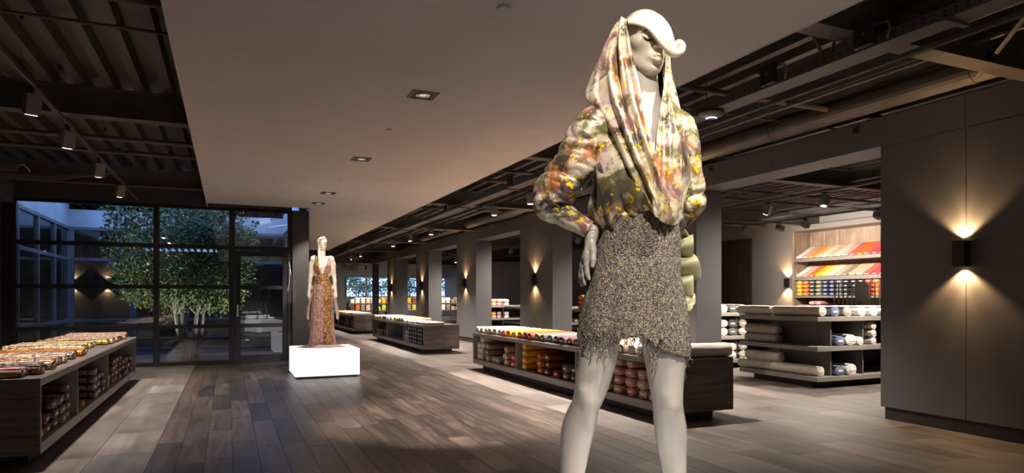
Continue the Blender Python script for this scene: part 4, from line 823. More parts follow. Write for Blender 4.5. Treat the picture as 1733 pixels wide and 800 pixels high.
# ================================================================ MANNEQUINS
def sdf_mesh(prims, h, smooth_it=1):
    """surface nets over a union of rounded cones and ellipsoids. prim = (kind, a, ra, b, rb, k, op)"""
    lo = np.array([9e9] * 3); hi = -lo
    for p in prims:
        if p[-1] == 'sub': continue
        if p[0] == 'cone':
            for c, r in ((p[1], p[2]), (p[3], p[4])): c = np.asarray(c, float); lo = np.minimum(lo, c - r); hi = np.maximum(hi, c + r)
        else: c = np.asarray(p[1], float); r = np.max(p[2]); lo = np.minimum(lo, c - r); hi = np.maximum(hi, c + r)
    lo -= 4 * h; hi += 4 * h; n = np.ceil((hi - lo) / h).astype(int) + 1
    F = np.full(n, .05, np.float32)
    for p in prims:
        k = p[5]
        if p[0] == 'cone': a, b = np.asarray(p[1], float), np.asarray(p[3], float); l2 = np.minimum(a - p[2], b - p[4]); h2 = np.maximum(a + p[2], b + p[4])
        else: a = np.asarray(p[1], float); r = np.asarray(p[2], float); rr = r if p[3] is None else np.full(3, r.max()); l2 = a - rr; h2 = a + rr
        i0 = np.clip(((l2 - k - 3 * h - lo) / h).astype(int), 0, n - 1); i1 = np.clip(np.ceil((h2 + k + 3 * h - lo) / h).astype(int) + 1, 1, n)
        sl = tuple(slice(x, y) for x, y in zip(i0, i1)); ax = [lo[i] + h * np.arange(i0[i], i1[i]) for i in range(3)]
        X, Y, Z = np.meshgrid(*ax, indexing='ij')
        if p[0] == 'cone':
            d = b - a; L = max(d @ d, 1e-9); t = np.clip(((X - a[0]) * d[0] + (Y - a[1]) * d[1] + (Z - a[2]) * d[2]) / L, 0, 1)
            D = np.sqrt((X - a[0] - t * d[0]) ** 2 + (Y - a[1] - t * d[1]) ** 2 + (Z - a[2] - t * d[2]) ** 2) - (p[2] + (p[4] - p[2]) * t)
        else:
            Q = np.stack((X - a[0], Y - a[1], Z - a[2]), -1)
            if p[3] is not None: Q = Q @ np.asarray(p[3])          # columns = local axes
            k0 = np.sqrt(((Q / r) ** 2).sum(-1)); k1 = np.sqrt(((Q / r ** 2) ** 2).sum(-1)) + 1e-9; D = k0 * (k0 - 1) / k1
        G = F[sl]
        if p[6] == 'add':
            hh = np.clip(.5 + .5 * (G - D) / k, 0, 1); F[sl] = G * (1 - hh) + D * hh - k * hh * (1 - hh)
        else:
            hh = np.clip(.5 - .5 * (G + D) / k, 0, 1); F[sl] = G * (1 - hh) - D * hh + k * hh * (1 - hh)
    S = F < 0; c = [S[x:n[0] - 1 + x, y:n[1] - 1 + y, z:n[2] - 1 + z] for x in (0, 1) for y in (0, 1) for z in (0, 1)]
    tot = sum(q.astype(np.int8) for q in c); act = (tot > 0) & (tot < 8); idx = np.argwhere(act); ids = np.full(act.shape, -1, np.int64); ids[act] = np.arange(len(idx))
    pos = np.zeros((len(idx), 3)); cnt = np.zeros(len(idx)); cor = [(x, y, z) for x in (0, 1) for y in (0, 1) for z in (0, 1)]
    for i in range(8):
        for j in range(i + 1, 8):
            if sum(abs(np.array(cor[i]) - cor[j])) != 1: continue
            A0 = np.array(cor[i]); B0 = np.array(cor[j]); fa = F[tuple((idx + A0).T)]; fb = F[tuple((idx + B0).T)]; x = (fa < 0) != (fb < 0)
            t = np.where(x, fa / np.where(x, fa - fb, 1), 0); pos += np.where(x[:, None], A0 + t[:, None] * (B0 - A0), 0); cnt += x
    V = lo + h * (idx + pos / cnt[:, None]); faces = []
    for ax in range(3):
        o1, o2 = (ax + 1) % 3, (ax + 2) % 3; s0 = [slice(None)] * 3; s1 = [slice(None)] * 3; s0[ax] = slice(0, -1); s1[ax] = slice(1, None)
        E = np.argwhere(S[tuple(s0)] != S[tuple(s1)]); E = E[(E[:, o1] > 0) & (E[:, o2] > 0) & (E[:, o1] < n[o1] - 1) & (E[:, o2] < n[o2] - 1)]
        e1 = np.zeros(3, int); e1[o1] = 1; e2 = np.zeros(3, int); e2[o2] = 1
        q = np.stack([ids[tuple((E - e1 - e2).T)], ids[tuple((E - e2).T)], ids[tuple(E.T)], ids[tuple((E - e1).T)]], 1)
        fl = S[tuple(E.T)]; q[~fl] = q[~fl][:, ::-1]; faces.append(q)
    return V, np.concatenate(faces)
def cone(a, ra, b, rb, k=.02, op='add'): return ('cone', a, ra, b, rb, k, op)
def ell(c, r, R=None, k=.02, op='add'): return ('ell', c, r, R, None, k, op)
def limb(pts, n): return chain([tuple(q) for q in crom(np.array(pts), n)], .001)
def chain(pts, k=.02): return [cone(p[:3], p[3], q[:3], q[3], k) for p, q in zip(pts, pts[1:])]

def head_prims():
    """head in its own frame: y forward, z up, eyes at z = 0"""
    P = [ell((0, -.018, .012), (.069, .090, .080), k=.01), ell((0, .022, -.042), (.056, .062, .078), k=.03)]
    P += [cone((0, .060, -.104), .017, (0, .048, -.098), .024, .02)]
    for s in (-1, 1):
        P += [cone((s * .047, -.004, -.062), .02, (s * .012, .056, -.1), .018, .022), ell((s * .037, .05, -.022), (.026, .026, .022), k=.025), ell((s * .03, .066, .011), (.03, .016, .012), k=.018)]
        P += [ell((s * .032, .1, -.015), (.020, .022, .0125), k=.014, op='sub'), ell((s * .0315, .068, -.015), (.0175, .0165, .0135), k=.004)]
    P += [cone((0, .080, .0), .0075, (0, .104, -.037), .0088, .012), ell((0, .098, -.041), (.0105, .011, .0085), k=.006)]
    for s in (-1, 1): P += [ell((s * .0115, .091, -.042), (.0075, .010, .007), k=.005), ell((s * .0062, .0975, -.0485), (.003, .005, .003), k=.002, op='sub')]
    P += [ell((0, .072, -.072), (.027, .021, .02), k=.012)]
    for s in (-1, 1): P += [cone((s * .004, .0945, -.0685), .0058, (s * .021, .083, -.074), .0028, .004), cone((s * .002, .0935, -.0835), .0072, (s * .019, .083, -.0775), .003, .005)]
    P += [cone((-.022, .0905, -.0756), .0016, (.022, .0905, -.0756), .0016, .002, 'sub'), cone((-.017, .099, -.0756), .0022, (.017, .099, -.0756), .0022, .002, 'sub')]
    P += [ell((0, .084, -.096), (.014, .008, .0055), k=.008, op='sub')]
    P += [cone((0, -.022, -.07), .046, (0, -.03, -.2), .05, .022)]
    return P
mat('mannequin_skin', (.74, .66, .53), .32, noise=(3, .02), coat=.15)
mat('mannequin_legs', (.56, .52, .47), .30, noise=(3, .02), coat=.25)
mat('hair_white', (.80, .70, .58), .4, noise=(5, .04))
nt = MATS['hair_white'].node_tree; b_ = nt.nodes['Principled BSDF']; tc = N(nt, 'ShaderNodeTexCoord'); mp = N(nt, 'ShaderNodeMapping'); mp.inputs['Scale'].default_value = (40, 120, 190); mp.inputs['Rotation'].default_value = (0, .7, 0)
wv = N(nt, 'ShaderNodeTexNoise'); wv.inputs['Scale'].default_value = 1.6; nt.links.new(tc.outputs['Object'], mp.inputs[0]); nt.links.new(mp.outputs[0], wv.inputs['Vector'])
bn = N(nt, 'ShaderNodeBump'); bn.inputs['Strength'].default_value = .25; bn.inputs['Distance'].default_value = .003; nt.links.new(wv.outputs['Fac'], bn.inputs['Height']); nt.links.new(bn.outputs[0], b_.inputs['Normal'])
mat('lash_black', (.015, .012, .01), .5)
def floral(name, scale=1.0, satin=.34, dk=0.0):
    m = bpy.data.materials.new(name); m.use_nodes = True; nt = m.node_tree; b = nt.nodes['Principled BSDF']; L = nt.links.new
    tc = N(nt, 'ShaderNodeTexCoord')
    def nz(s, det=3, off=0, dist=.6, rough=.55):
        mp = N(nt, 'ShaderNodeMapping'); mp.inputs['Location'].default_value = (off, off * 1.7, -off); L(tc.outputs['Object'], mp.inputs[0])
        t = N(nt, 'ShaderNodeTexNoise'); t.inputs['Scale'].default_value = s * scale; t.inputs['Detail'].default_value = det; t.inputs['Distortion'].default_value = dist; t.inputs['Roughness'].default_value = rough; L(mp.outputs[0], t.inputs['Vector']); return t.outputs['Fac']
    def th(x, a, c):
        r = N(nt, 'ShaderNodeMapRange'); r.interpolation_type = 'SMOOTHSTEP'; L(x, r.inputs[0]); r.inputs[1].default_value = a; r.inputs[2].default_value = c; return r.outputs[0]
    c = mixc(nt, th(nz(7, 4, 0), .47, .60), srgb(238, 226, 196), srgb(214, 190, 178))
    c = mixc(nt, th(nz(9, 4, 3.1, 1.0), .50, .60), c, srgb(160, 112, 112))
    c = mixc(nt, th(nz(6, 4, 7.7, 1.2), .545, .63), c, srgb(190, 122, 72))
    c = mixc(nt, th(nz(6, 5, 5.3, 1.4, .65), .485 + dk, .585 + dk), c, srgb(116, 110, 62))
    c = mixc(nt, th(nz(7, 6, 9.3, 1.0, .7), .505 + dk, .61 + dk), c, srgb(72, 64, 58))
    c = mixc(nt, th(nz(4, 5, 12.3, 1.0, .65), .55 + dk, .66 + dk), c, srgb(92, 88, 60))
    v = N(nt, 'ShaderNodeTexVoronoi'); v.inputs['Scale'].default_value = 34 * scale
    dn = N(nt, 'ShaderNodeTexNoise'); dn.inputs['Scale'].default_value = 60; L(tc.outputs['Object'], dn.inputs['Vector']); dv = N(nt, 'ShaderNodeMix', data_type='VECTOR'); dv.inputs[0].default_value = .055
    L(tc.outputs['Object'], dv.inputs[4]); L(dn.outputs['Color'], dv.inputs[5]); L(dv.outputs[1], v.inputs['Vector'])
    lt = N(nt, 'ShaderNodeMapRange'); L(v.outputs['Distance'], lt.inputs[0]); lt.inputs[1].default_value = .36; lt.inputs[2].default_value = .26; lt.inputs[3].default_value = 0; lt.inputs[4].default_value = 1
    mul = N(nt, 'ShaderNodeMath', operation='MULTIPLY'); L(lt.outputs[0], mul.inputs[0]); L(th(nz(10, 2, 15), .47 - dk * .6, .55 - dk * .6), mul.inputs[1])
    c = mixc(nt, mul.outputs[0], c, srgb(250, 212, 10))
    L(c, b.inputs['Base Color']); b.inputs['Roughness'].default_value = satin; b.inputs['Sheen Weight'].default_value = .2; b.inputs['Specular IOR Level'].default_value = .6
    fine = N(nt, 'ShaderNodeTexNoise'); fine.inputs['Scale'].default_value = 16; fine.inputs['Detail'].default_value = 2; L(tc.outputs['Object'], fine.inputs['Vector'])
    bn = N(nt, 'ShaderNodeBump'); bn.inputs['Strength'].default_value = .35; bn.inputs['Distance'].default_value = .02; L(fine.outputs['Fac'], bn.inputs['Height']); L(bn.outputs[0], b.inputs['Normal'])
    MATS[name] = m; return m
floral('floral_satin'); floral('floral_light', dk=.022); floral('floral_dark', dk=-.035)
def tweed(name):
    m = bpy.data.materials.new(name); m.use_nodes = True; nt = m.node_tree; b = nt.nodes['Principled BSDF']; L = nt.links.new; tc = N(nt, 'ShaderNodeTexCoord')
    def layer(sx, sz, off):
        mp = N(nt, 'ShaderNodeMapping'); mp.inputs['Scale'].default_value = (sx, sx, sz); mp.inputs['Location'].default_value = (off, 0, off); L(tc.outputs['Object'], mp.inputs[0])
        t = N(nt, 'ShaderNodeTexVoronoi'); t.inputs['Scale'].default_value = 1; L(mp.outputs[0], t.inputs['Vector']); return t
    h = layer(170, 420, 0); v = layer(420, 170, 4); sp = N(nt, 'ShaderNodeSeparateColor'); L(h.outputs['Color'], sp.inputs[0]); sq = N(nt, 'ShaderNodeSeparateColor'); L(v.outputs['Color'], sq.inputs[0])
    r1 = ramp(nt, [(0, srgb(70, 66, 76)), (.22, srgb(178, 164, 146)), (.45, srgb(206, 190, 166)), (.62, srgb(120, 108, 104)), (.76, srgb(188, 158, 96)), (.88, srgb(92, 96, 120)), (.95, srgb(190, 120, 100))], 'CONSTANT'); L(sp.outputs[0], r1.inputs[0])
    r2 = ramp(nt, [(0, srgb(80, 74, 82)), (.3, srgb(206, 192, 170)), (.55, srgb(150, 136, 122)), (.75, srgb(226, 214, 190)), (.9, srgb(96, 84, 70))], 'CONSTANT'); L(sq.outputs[0], r2.inputs[0])
    gt = N(nt, 'ShaderNodeMath', operation='GREATER_THAN'); L(sq.outputs[1], gt.inputs[0]); gt.inputs[1].default_value = .5
    L(mixc(nt, gt.outputs[0], r1.outputs[0], r2.outputs[0]), b.inputs['Base Color']); b.inputs['Roughness'].default_value = .85; b.inputs['Sheen Weight'].default_value = .2
    g2 = N(nt, 'ShaderNodeMath', operation='GREATER_THAN'); L(sp.outputs[2], g2.inputs[0]); g2.inputs[1].default_value = .93; L(g2.outputs[0], b.inputs['Metallic']); mr = N(nt, 'ShaderNodeMapRange'); L(g2.outputs[0], mr.inputs[0]); mr.inputs[3].default_value = .85; mr.inputs[4].default_value = .3; L(mr.outputs[0], b.inputs['Roughness'])
    bn = N(nt, 'ShaderNodeBump'); bn.inputs['Strength'].default_value = .9; bn.inputs['Distance'].default_value = .006; ad = N(nt, 'ShaderNodeMath', operation='ADD'); L(h.outputs['Distance'], ad.inputs[0]); L(v.outputs['Distance'], ad.inputs[1]); iv = N(nt, 'ShaderNodeMath', operation='MULTIPLY'); iv.inputs[1].default_value = -1; L(ad.outputs[0], iv.inputs[0]); L(iv.outputs[0], bn.inputs['Height']); L(bn.outputs[0], b.inputs['Normal'])
    MATS[name] = m
tweed('tweed')
mat('sage_satin', srgb(196, 192, 152), .36, noise=(4, .05), sheen=.2, spec=.6)

# ---------------------------------------------------------------- foreground figure, measured from the photograph at a depth of 2.15 m
D0 = 2.15
ROOT = np.array((1.245, 1.80, .46)); _c = FW * D0 + RT * ((1083 - 866.5) / FPX * D0); ROOT[:2] = _c[:2]
def Q(px, py, f=0.0): return PX(px, py, D0 - f) - ROOT
def RR(px): return px / FPX * D0
UP = np.array((0, 0, 1.0))
lb = thing('light_box', 'white light box plinth under the foreground mannequin', 'light box', (ROOT[0], ROOT[1], 0), -A, 'light box plinths')
MB().bbox(-.5, .5, -.5, .5, .03, .4595, .006).build('diffuser', 'box_lit', lb); MB().bbox(-.48, .48, -.48, .48, 0, .03, .002).build('base', 'box_base', lb)
mq = thing('mannequin', 'large foreground mannequin in floral hooded blouse and frayed tweed skirt', 'mannequin', tuple(ROOT), 0, 'mannequins')
def C4(px, py, f, r): return (*Q(px, py, f), RR(r))
P = []
legL = [(1030, 510, -.01, 38), (1017, 560, 0, 34.5), (1012, 600, .005, 32.5), (1004, 640, .012, 29), (997, 668, .018, 25.5), (990, 688, .012, 24), (980, 719, -.012, 28), (974, 750, -.02, 26), (969, 800, -.015, 20.5), (963, 850, -.01, 15), (958, 893, 0, 12)]
legR = [(1102, 510, -.01, 38), (1119, 560, .0, 37), (1125, 600, .01, 34.5), (1127, 640, .016, 29.5), (1129.5, 672, .022, 25.5), (1131, 694, .014, 25), (1135, 730, -.01, 27), (1138, 765, -.02, 23.5), (1141.5, 800, -.015, 19.8), (1146, 850, -.01, 14.5), (1149, 893, 0, 12)]
for lg, kn in ((legL, (992, 676)), (legR, (1131, 682))):
    P += limb([C4(*q) for q in lg], 44); P += [cone(C4(*lg[0])[:3], RR(38), Q(1070, 490, -.04), RR(46), .02)]; P += [cone(Q(kn[0] - 3, kn[1] - 14, .052), RR(8), Q(kn[0] + 3, kn[1] + 4, .052), RR(10.5), .022), cone(Q(kn[0] + 4, kn[1] + 16, .042), RR(7), Q(kn[0] + 3, kn[1] + 40, .03), RR(8), .02)]
    a = lg[-1]; P += [cone(Q(a[0], 893, 0), RR(12), Q(a[0], 905, -.02), RR(13), .02), cone(Q(a[0], 905, -.02), RR(13), Q(a[0] + 4, 925, .08), RR(13), .03), cone(Q(a[0] + 4, 925, .08), RR(13), Q(a[0] + 6, 927, .13), RR(7), .02)]
P += chain([C4(1070, 505, -.04, 48), C4(1076, 460, -.04, 48), C4(1086, 400, -.04, 42), C4(1088, 355, -.03, 40), C4(1085, 300, -.02, 46), C4(1082, 240, -.02, 48)], .03)
P += [cone(Q(1082, 240, -.02), RR(48), Q(1083, 195, -.03), RR(34), .04), cone(Q(1040, 205, -.04), RR(24), Q(1125, 205, -.05), RR(24), .05), cone(Q(1090, 185, -.02), RR(27), Q(1088, 130, -.01), RR(25), .03)]
P += [ell(Q(1062, 268, .06), (RR(26), RR(24), RR(26)), k=.03), ell(Q(1120, 268, .05), (RR(26), RR(24), RR(26)), k=.03)]
P += chain([C4(1032, 205, -.03, 22), C4(985, 265, -.03, 19), C4(930, 335, -.04, 16), C4(962, 364, -.03, 14), C4(1003, 391, -.02, 10.5)], .02)
P += chain([C4(1135, 207, -.06, 22), C4(1160, 275, -.08, 19), C4(1168, 340, -.1, 16), C4(1130, 370, -.16, 12)], .02)
V, Fc = sdf_mesh(P, .0055); obj('body', V, Fc, 'mannequin_legs', mq, True)
# head
ps, pt = math.radians(19), math.radians(7); hy = RT * math.sin(ps) - FW * math.cos(ps); hy = hy * math.cos(pt) - UP * math.sin(pt); hx = np.cross(hy, UP); hx /= np.linalg.norm(hx); hz = np.cross(hx, hy)
HM = np.stack((hx, hy, hz), 1); HC = Q(1091, 67, 0)
V, Fc = sdf_mesh(head_prims(), .0022); HV = V @ HM.T + HC; head = obj('head', HV, Fc, 'mannequin_skin', mq, True)
bvh = BVHTree.FromPolygons([tuple(v) for v in V], [tuple(map(int, f)) for f in Fc])
def on_face(x, z, lift=.0006):
    h = bvh.ray_cast(Vector((x, .3, z)), Vector((0, -1, 0)))[0]; return np.array((h.x, h.y + lift, h.z)) @ HM.T + HC
def face_line(pts, rs, name, par, m='lash_black'):
    q = crom(np.array(pts), 24); r = crom(np.array(rs)[:, None], 24)[:, 0]
    return MB().tube([on_face(x, z) for x, z in q], [float(max(a, .0003)) for a in r], 6).build(name, m, par, True)
for s in (1, -1):
    face_line([(s * .014, -.003), (s * .026, .0055), (s * .040, .0055), (s * .055, -.005)], [.0018, .0028, .002, .0005], 'eyebrow', head)
    face_line([(s * .016, -.018), (s * .024, -.0235), (s * .034, -.0245), (s * .043, -.020), (s * .051, -.0125)], [.001, .0027, .0033, .0027, .0008], 'eyelash', head)
    for k in range(7):
        x = s * (.020 + k * .0048); z = -.0238 + .0007 * (k - 3) ** 2 * .7; p = on_face(x, z); t = np.array((s * (.001 + .0012 * k), .007, -.006)) @ HM.T
        MB().tube([p, p + t * .55, p + t + np.array((0, 0, -.002))], [.0007, .0005, .0002], 4).build('lash', 'lash_black', head)
# hair: cap with a swept fringe ending in a curl
H_ = [('ell', (0, -.022, .018), (.0725, .092, .0795), None, None, .01, 'add')]
HVv, HF = sdf_mesh(H_ + [('ell', (.0, .085, -.062), (.09, .07, .085), None, None, .012, 'sub'), ('ell', (.0, -.02, -.09), (.12, .16, .07), None, None, .01, 'sub')], .003)
hair = obj('hair', HVv @ HM.T + HC, HF, 'hair_white', mq, True)
# swept fringe: a thick visor of hair from the parting across the far eye, running out into a curl
FT = [(1062, 34, .02), (1076, 23, .02), (1097, 20, .02), (1117, 28, .04), (1131, 43, .07), (1139, 62, .085), (1142, 80, .085)]
FM = [(1062, 36, .045), (1080, 30, .068), (1100, 33, .086), (1117, 43, .098), (1128, 57, .106), (1136, 74, .098), (1141, 85, .083)]
FB = [(1063, 39, .062), (1079, 41, .088), (1096, 48, .102), (1108, 61, .108), (1120, 76, .108), (1131, 87, .095), (1139, 92, .085)]
FI = [(1064, 39, .045), (1081, 39, .075), (1099, 46, .088), (1112, 58, .094), (1124, 72, .094), (1133, 83, .084), (1139, 90, .08)]
cp = np.array([[Q(*c) for c in row] for row in (FT, FM, FB, FI)]); G_ = crom(crom(cp, 26).transpose(1, 0, 2), 60).transpose(1, 0, 2)
n = np.cross(np.gradient(G_, axis=0), np.gradient(G_, axis=1)); n /= np.linalg.norm(n, axis=2, keepdims=True) + 1e-9
w_ = np.linspace(0, 1, 26)[:, None]; G_ = G_ + n * (.0016 * np.sin(62 * w_ + 2 * np.linspace(0, 1, 60)[None]) * np.sin(np.linspace(0, PI, 60))[None])[..., None]
o = obj('fringe', G_.reshape(-1, 3), grid_faces(26, 60), 'hair_white', mq, True); md = o.modifiers.new('thickness', 'SOLIDIFY'); md.thickness = .008; md.offset = 0
fr = [C4(1131, 80, .085, 7.6), C4(1136, 87, .085, 6.8), C4(1143, 90, .085, 6.0), C4(1149.5, 88.5, .085, 5.6), C4(1153.5, 83.5, .085, 5.3), C4(1154, 77, .085, 5.2), C4(1149.5, 72.5, .085, 4.6), C4(1144.5, 74.5, .085, 3.6), C4(1144, 78.5, .085, 2.6)]
fr = crom(np.array(fr), 34); V, Fc = sdf_mesh(chain([tuple(q) for q in fr], .004), .0022); obj('curl', V, Fc, 'hair_white', mq, True)
# hand resting on the hip
P = [cone(Q(1004, 390, -.02), RR(10.5), Q(1000, 408, -.02), RR(10), .02)] + [cone(Q(1001, 402, -.02 + d), RR(8), Q(992 + d * 60, 436, -.02 + d * 1.6), RR(7.5), .012) for d in (-.016, .0, .016)]
for d, (x1, y1), (x2, y2), (x3, y3), r in ((-.03, (986, 448), (983, 463), (982, 476), 4.4), (-.010, (987, 452), (984.5, 468), (985, 482), 4.7), (.012, (989, 452), (988, 467), (990, 480), 4.7), (.032, (993, 448), (994, 462), (997, 472), 4.4)):
    k = -.02 + d; P += chain([C4(994, 430, k * .9, 5.8), C4(x1, y1, k, r + .6), C4(x2, y2, k + .003, r), C4(x3, y3, k + .008, r * .72)], .004)
P += chain([C4(1002, 408, .0, 6), C4(1004, 424, .022, 5.6), C4(1004, 440, .034, 4.8), C4(1003, 450, .038, 3.8)], .006)
V, Fc = sdf_mesh(P, .0024); obj('hand', V, Fc, 'mannequin_legs', mq, True)

# ---- cloth helpers
def nrm(G, wrap=False):
    du = np.gradient(G, axis=0); dv = (np.roll(G, -1, 1) - np.roll(G, 1, 1)) if wrap else np.gradient(G, axis=1)
    n = np.cross(du, dv); return n / (np.linalg.norm(n, axis=2, keepdims=True) + 1e-9)
def cloth(name, G, m, par, wrap=False, thick=.003):
    nr, nc = G.shape[:2]; o = obj(name, G.reshape(-1, 3), grid_faces(nr, nc, wrap), m, par, True)
    md = o.modifiers.new('thickness', 'SOLIDIFY'); md.thickness = thick; md.offset = 0; return o
def rings(spec, nr, nc, p=2.3):
    """closed horizontal rings: (py, left px, right px, depth centre, half depth)"""
    S = crom(np.array(spec, float), nr); t = np.linspace(0, 2 * PI, nc, endpoint=False); out = []
    for py, l, r, fc, fh in S:
        c = Q((l + r) / 2, py, fc); hw = (r - l) / 2 / FPX * (D0 - fc)
        cx = np.sign(np.cos(t)) * np.abs(np.cos(t)) ** (2 / p); sy = np.sign(np.sin(t)) * np.abs(np.sin(t)) ** (2 / p)
        out.append(c + np.outer(cx * hw, RT) - np.outer(sy * fh, FW))          # sin > 0: towards the camera
    return np.array(out), t
# skirt
G_, t = rings([(322, 1037, 1145, -.03, .112), (345, 1032, 1147, -.03, .118), (365, 1027, 1147.5, -.03, .12), (390, 1019, 1147.5, -.03, .123), (430, 1008, 1147, -.03, .125), (470, 998, 1146, -.03, .13), (510, 988, 1144, -.03, .132), (545, 981, 1144, -.03, .132), (567, 977, 1146, -.03, .134)], 70, 160, 2.5)
u = np.linspace(0, 1, 70)[:, None]
n = nrm(G_, True); d = .004 * np.sin(5 * t + 1.5)[None] * u + .003 * np.sin(9 * t + 6 * u) * u + .0012 * RNG.standard_normal((70, 160))
G_ = G_ - n * d[..., None]; drop = (u ** 6) * (.012 * np.sin(11 * t) + .02 * np.cos(t) * (np.cos(t) > 0) + .006 * RNG.standard_normal(160))[None]
G_[..., 2] -= drop
cloth('skirt', G_, 'tweed', mq, True, .005)
# lower back panel of the skirt showing at the right
cp = np.array([[Q(1128, 470, .07), Q(1146, 470, .045), Q(1152, 470, 0), Q(1146, 470, -.08)], [Q(1126, 530, .085), Q(1150, 530, .07), Q(1163, 530, .02), Q(1156, 530, -.08)], [Q(1120, 575, .092), Q(1151, 580, .078), Q(1167, 580, .02), Q(1160, 580, -.08)], [Q(1112, 588, .094), Q(1150, 602, .08), Q(1167, 603, .02), Q(1160, 600, -.08)]])
G_ = crom(cp, 30); G_ = crom(G_.transpose(1, 0, 2), 40).transpose(1, 0, 2); G_ += .0015 * RNG.standard_normal(G_.shape); cloth('skirt_panel', G_, 'tweed', mq, False, .005)
# frayed threads along the hem
b = MB(); rr = random.Random(9)
def thread(px, py, f, L, r=.0016):
    pts = []; x, y = px, py
    for i in range(9): pts.append(Q(x, y, f + rr.uniform(-.004, .004))); x += rr.uniform(-3.2, 3.2); y += L / 8
    b.tube(pts, [r * (1.1 - .06 * i) for i in range(9)], 4)
for k in range(100):
    a = rr.random(); px = 979 + a * 162; c_ = (px - 1059) / 81; f = -.03 + .132 * (1 - abs(c_) ** 2.5) ** .4
    thread(px, 562 + 10 * max(0, c_) + rr.uniform(-6, 8), f + .004, rr.uniform(8, 34), rr.uniform(.0009, .0022))
for px, L in ((984, 60), (1000, 36), (1026, 34), (1096, 46), (1105, 60), (1130, 74), (1131, 82), (1133, 66), (1163, 50), (1164, 36), (983, 44), (1112, 40)):
    c_ = min(1, max(-1, (px - 1059) / 81)); thread(px, 572 + (22 if px > 1100 else 0), -.03 + .132 * (1 - abs(c_) ** 2.5) ** .4 + .004, L, .003)
for k in range(40): thread(1125 + 42 * rr.random(), 598 + rr.uniform(-6, 6), rr.uniform(-.07, -.03), rr.uniform(8, 24), .0015)
o = b.build('frayed_thread', 'tweed', mq); o['kind'] = 'stuff'
# sage satin ruffle down the right side
nr, nc = 150, 16; G_ = np.zeros((nr, nc, 3))
for i in range(nr):
    s = i / (nr - 1); py = 384 + 142 * s; ph = 2 * PI * 4.3 * s + .5
    env = min(1, s * 8, (1 - s) * 7)
    for j in range(nc):
        w = j / (nc - 1); wid = (35 + 7 * math.sin(ph * .5 + 1)) * (.35 + .65 * env)
        px = 1141 + wid * w ** .9 + 4 * math.sin(ph + 1.2) * w - 3 * (s > .9)
        G_[i, j] = Q(px, py + 13 * math.sin(ph) * w * env + 5 * w, -.02 + .045 * math.cos(ph) * w ** .8 + .012 * math.sin(2.1 * ph + 3 * w) * w)
cloth('ruffle', G_, 'sage_satin', mq, False, .003)
# blouse body
spec = [(186, 1034, 1140, -.04, .06), (205, 1022, 1152, -.035, .095), (235, 1012, 1158, -.03, .125), (270, 1006, 1161, -.02, .14), (305, 1003, 1161, -.02, .14), (335, 1002, 1158, -.02, .142), (356, 1005, 1153, -.025, .14), (372, 1014, 1150, -.03, .134), (379, 1024, 1148, -.03, .126), (370, 1031, 1145, -.03, .116)]
G_, t = rings(spec, 90, 200, 2.25); u = np.linspace(0, 1, 90)[:, None]; n = nrm(G_, True)
wv = .006 * np.sin(7 * t + 5 * u) + .008 * np.sin(13 * t - 7 * u + 1.3) * u + .005 * np.sin(23 * t + 9 * u + .4) * u ** 2 + .006 * np.sin(3 * t + 14 * u + 1)
G_ = G_ - n * wv[..., None]
fr_ = np.sin(t); lx = np.cos(t)
hem = np.where(fr_ > 0, 1, .4) * (.040 * np.exp(-((lx + .12) / .42) ** 2) - .028 * np.exp(-((lx + .95) / .28) ** 2) - .012 * np.exp(-((lx - .75) / .3) ** 2) + .012 * np.sin(9 * t + 1))
G_[..., 2] += (np.clip((u - .55) / .45, 0, 1) ** 1.3) * hem[None]
vd = np.where(fr_ > 0, 1, 0) * np.exp(-((lx - .16) / .34) ** 2)
G_[..., 2] -= (np.clip(1 - u / .42, 0, 1) ** 1.2) * (.17 * vd)[None]
cloth('blouse', G_, 'floral_dark', mq, True)
# sleeves: tubes with gathered puffs
def sleeve(path, nr, nc, puffs, amp, seed, par, name='sleeve', dirn=1):
    S = crom(np.array(path, float), nr); C = np.array([Q(*q[:3]) for q in S]); R = np.array([RR(q[3]) for q in S]); T = np.gradient(C, axis=0); T /= np.linalg.norm(T, axis=1)[:, None]
    B = -FW; G_ = np.zeros((nr, nc, 3)); r = np.random.default_rng(seed); ph = r.random(8) * 6; t = np.linspace(0, 2 * PI, nc, endpoint=False)
    for i in range(nr):
        e1 = B - T[i] * (B @ T[i]); e1 /= np.linalg.norm(e1); e2 = np.cross(T[i], e1); s = i / (nr - 1)
        bulge = sum(a * math.exp(-((s - c) / w) ** 2) for c, w, a in puffs)
        sk = s + .05 * np.sin(t + 2.2)                                   # slanted gathers
        bl = sum((a if a > 0 else a * (.95 + .35 * np.sin(t + 40 * c))) * np.exp(-((sk - c) / w) ** 2) for c, w, a in puffs)
        rad = R[i] * (1 + bl + amp * (.25 * np.sin(34 * sk + 2 * np.sin(t + ph[0]) + ph[1]) + .35 * np.sin(52 * sk + 3 * np.sin(2 * t + ph[2])) + .4 * np.sin(3 * t + 11 * s + ph[3]) + .25 * np.sin(6 * t - 17 * s + ph[4])))
        cr = (1 - np.abs(np.sin(7.5 * PI * s + 1.6 * t + ph[5] + .8 * np.sin(3 * t + 9 * s)))) ** 3 + .7 * (1 - np.abs(np.sin(12 * PI * s - 1.2 * t + ph[6]))) ** 4
        rad = rad * (1 - .075 * cr * min(1, s * 6) * min(1, (1 - s) * 5))
        G_[i] = C[i] + np.outer(np.cos(t) * rad, e1) + np.outer(np.sin(t) * rad, e2)
    return cloth(name, G_, 'floral_satin', par, True)
